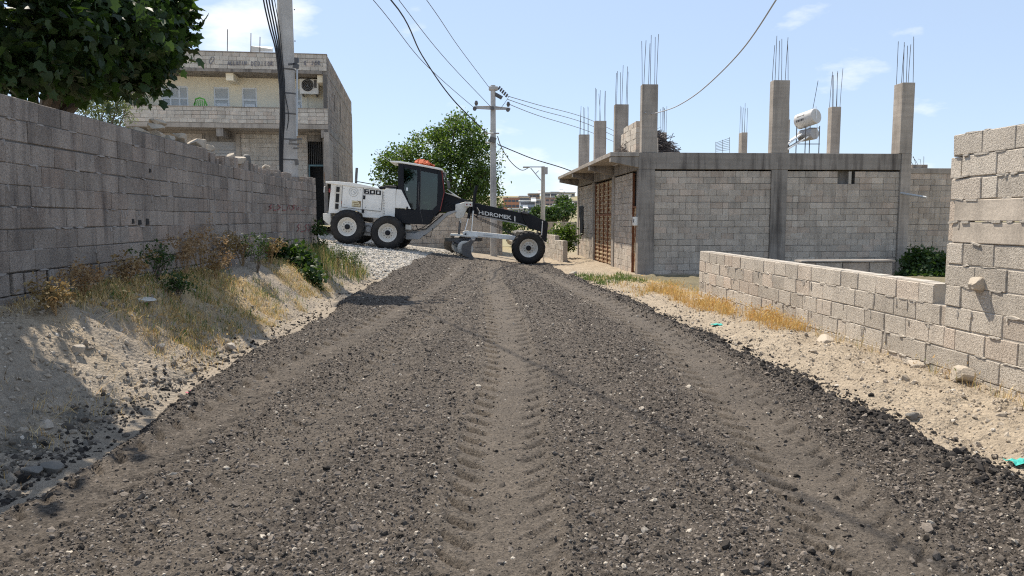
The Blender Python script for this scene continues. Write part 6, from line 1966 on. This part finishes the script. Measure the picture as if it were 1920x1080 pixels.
for i, (u, v, mk, lab) in enumerate([(1344, 612, 'teal', "scrap of teal plastic on the right verge"), (1914, 873, 'teal', "scrap of green plastic at the right edge of the picture"), (369, 741, 'pink', "scrap of pink plastic at the left road edge"), (1312, 563, 'pvc', "thin white strip of plastic in the golden grass")]):
    p = gpt(u, v); r = random.Random(i); mb = MB(); vs = []; fs = []
    for a in range(6):
        for b_ in range(5):
            vs.append((p.x + (a-2.5)*0.03, p.y + (b_-2)*0.028, p.z + 0.015 + 0.025*r.random()))
    for a in range(5):
        for b_ in range(4):
            k = a*5+b_; fs.append((k, k+1, k+6, k+5))
    o = mb.add(vs, fs).build("plastic_scrap", MAT[mk])
    md = o.modifiers.new("thick", 'SOLIDIFY'); md.thickness = 0.002
    tag(o, lab, "litter")
# ------------------------------------------------------------------ walls and heaps beyond the junction
rb = root("rear_block_wall", (-1.5, 35.1, 0), "grey block wall standing behind the grader", "wall")
blk, core = courses((-5.2, 35.0, 0), (1, 0), 6.75, -0.45, 11, 0.2, 0.4, seed=91)
place_blocks(rb, blk, 'block_bld', 300); core.build("mortar", MAT['mortar'], rb)
sw = root("short_block_wall", (3.6, 31.2, -0.3), "short stepped sunlit block wall at the right of the grader's front wheel", "wall")
pa = Vector((3.30, 36.2, 0)); dw = Vector((0.58, -5.4, 0)); Lw = dw.length
blk, core = courses(pa, dw/Lw, Lw, -0.42, 6, 0.2, 0.4, seed=92, top=lambda k: Lw if k < 5 else Lw*0.72)
place_blocks(sw, blk, 'block_right', 300); core.build("mortar", MAT['mortar_pale'], sw)
# its sunlit return along the road side
pc_ = at(1024, 446, 37.5)
# far tan wall with square holes
fw_ = root("far_wall", (6.0, 62, -2), "long tan wall with square holes beyond the bushes", "wall")
a = at(1026, 416, 60.0); b = at(1100, 410, 60.0)
h0 = [(1040, 415), (1049, 415), (1067, 415)]
hs = [at(u, v, 60).x for (u, v) in h0]
zt = a.z; prev = a.x
MB().box(a.x, b.x+1, 60, 60.25, -4.5, zt-0.60).build("wall_lower", MAT['block_far'], fw_)
MB().box(a.x, b.x+1, 60, 60.25, zt-0.10, zt).build("wall_upper", MAT['block_far'], fw_)
for x in hs + [b.x+1.15]:
    MB().box(prev, x-0.15, 60.003, 60.247, zt-0.60, zt-0.10).build("wall_pier", MAT['block_far'], fw_); prev = x+0.15
# rubble heap under the beam
hp0 = at(985, 440, 48)
rr = random.Random(6)
rh = root("rubble_heap", (hp0.x, 48, gz(hp0.x, 48)), "grey rubble heap seen between the grader beam and drawbar", "rubble heap")
for i in range(26):
    f = rr.random(); x = hp0.x + rr.uniform(-1.2, 1.3); yv = 48 + rr.uniform(-.8, .8)
    z = gz(x, yv) + max(0, 1.0 - abs(x-hp0.x)*0.6)*rr.random()
    rock("boulder", (x, yv, z-0.1), (rr.uniform(.3, .8), rr.uniform(.3, .7), rr.uniform(.25, .6)), MAT['stone_grey'] if i % 3 else MAT['stone'], None, seed=200+i, parent=rh)

# ------------------------------------------------------------------ the town on the hill far away
FARC = {'orange': (0.50, 0.235, 0.135), 'cream': (0.62, 0.54, 0.40), 'grey': (0.42, 0.40, 0.38), 'pink': (0.46, 0.32, 0.27), 'white': (0.66, 0.65, 0.62), 'blue': (0.34, 0.38, 0.45), 'brown': (0.33, 0.25, 0.20)}
for k, c in FARC.items(): MAT['far_'+k] = simple("far_"+k, c, 0.9, var=0.12, scale=0.3, fine=2.0, bump=0)
MAT['far_window'] = simple('far_window', (0.09, 0.095, 0.11), 0.4, var=0.1, bump=0)
def town_house(u0, u1, v0, v1, Y, ck, label, floors, nwin, roof='far_grey'):
    p0 = at(u0, v0, Y); p1 = at(u1, v1, Y); dep = max(6.0, (p1.x-p0.x)*0.8)
    zb = min(p1.z, gz(p0.x, Y)) - 2.0
    h = root("town_house", ((p0.x+p1.x)/2, Y, p1.z), label, "house", "far town houses")
    MB().box(p0.x, p1.x, Y, Y+dep, zb, p0.z).build("wall", MAT['far_'+ck], h)
    MB().box(p0.x-0.25, p1.x+0.25, Y-0.3, Y+dep, p0.z+0.01, p0.z+0.35).build("roof", MAT[roof], h)
    W = p1.x-p0.x; fh = (p0.z-p1.z)/floors
    for f in range(floors):
        for i in range(nwin):
            x = p0.x + W*(i+0.5)/nwin
            win = MB().box(x-0.55, x+0.55, Y-0.06, Y-0.01, p1.z+fh*(f+0.32), p1.z+fh*(f+0.78)).build("window", MAT['far_window'], h)
    return h
TH = [
 (945, 974, 372, 392, 250, 'orange', "orange painted house at the left of the far town", 2, 4, 'far_brown'),
 (934, 946, 384, 394, 252, 'pink', "low reddish house left of the orange house in the far town", 1, 2, 'far_brown'),
 (974, 992, 369, 392, 262, 'cream', "cream house just right of the orange house", 2, 3, 'far_grey'),
 (976, 1003, 377, 396, 240, 'blue', "long bluish house below the cream house", 2, 4, 'far_white'),
 (992, 1012, 364, 380, 285, 'brown', "brown house with a terrace left of the lamp post top", 2, 3, 'far_grey'),
 (1004, 1018, 375, 394, 255, 'grey', "grey house directly left of the lamp post", 2, 2, 'far_white'),
 (1021, 1032, 362, 376, 300, 'grey', "small grey house high on the far hill right of the lamp post", 2, 2, 'far_grey'),
 (1033, 1058, 361, 378, 305, 'white', "long pale block on the crest of the far hill", 2, 5, 'far_grey'),
 (1022, 1048, 372, 388, 270, 'pink', "dull pink house below the crest right of the lamp post", 2, 3, 'far_brown'),
 (1048, 1070, 366, 384, 292, 'grey', "grey terrace house below the pale crest block", 2, 3, 'far_white'),
 (1056, 1078, 362, 376, 312, 'cream', "pale house on the crest nearest the building's edge", 2, 3, 'far_grey'),
 (1022, 1050, 388, 400, 235, 'brown', "brown row house at the foot of the far town", 1, 4, 'far_white'),
 (1062, 1092, 378, 394, 265, 'brown', "dark brown house half hidden by the unfinished building", 2, 4, 'far_grey'),
 (955, 990, 392, 402, 232, 'grey', "low grey house under the orange house", 1, 4, 'far_white'),
]
for t in TH: town_house(*t)
rr = random.Random(31)
for i, (u, v, Y) in enumerate(((1012, 361, 284), (1000, 376, 239), (1052, 359, 304), (1040, 387, 268), (1066, 371, 290), (1030, 398, 233), (1072, 384, 262), (985, 391, 238))):
    h = root("roof_tank", at(u, v, Y), ["white solar tank above the brown terrace house in the far town", "white solar tank on the long bluish far house", "white solar tank on the crest of the far hill", "white solar tank on the dull pink far house", "white solar tank on the grey terrace house below the crest", "white solar tank on the brown row house at the town's foot", "white solar tank on the far house half hidden by the building", "white solar tank in front of the bluish far house"][i], "water tank", "white tanks on far roofs")
    p = at(u, v, Y); MB().tube([p + Vector((-.7, 0, .5)), p + Vector((.7, 0, .5))], 0.42, 10).build("drum", MAT['white'], h)
    MB().loft([p+Vector((-.8,-1.6,-.4)), p+Vector((.8,-1.6,-.4)), p+Vector((.8,-.2,.5)), p+Vector((-.8,-.2,.5))], [p+Vector((-.8,-1.6,-.25)), p+Vector((.8,-1.6,-.25)), p+Vector((.8,-.2,.65)), p+Vector((-.8,-.2,.65))]).build("panel", MAT['white'], h)
for i, (u, v, Y, ru, rv, lab) in enumerate(((1060, 395, 150, 22, 16, "wide green tree below the far town beside the building"), (1035, 402, 140, 16, 12, "green tree at the left of the wide tree below the far town"),
                                            (1008, 400, 170, 10, 12, "dark green tree left of the lamp post below the far town"), (1058, 380, 160, 12, 12, "tree top rising highest below the far town"))):
    p = at(u, v, Y)
    tree("far_tree", lab, (p.x, Y, gz(p.x, Y)), [blob(u, v, Y, ru, rv, 34), blob(u-ru*0.4, v+rv*0.3, Y, ru*0.6, rv*0.7, 16)], 22, 0.45, 0.55, 'bush', 300+i, 0.3, "trees below the far town")
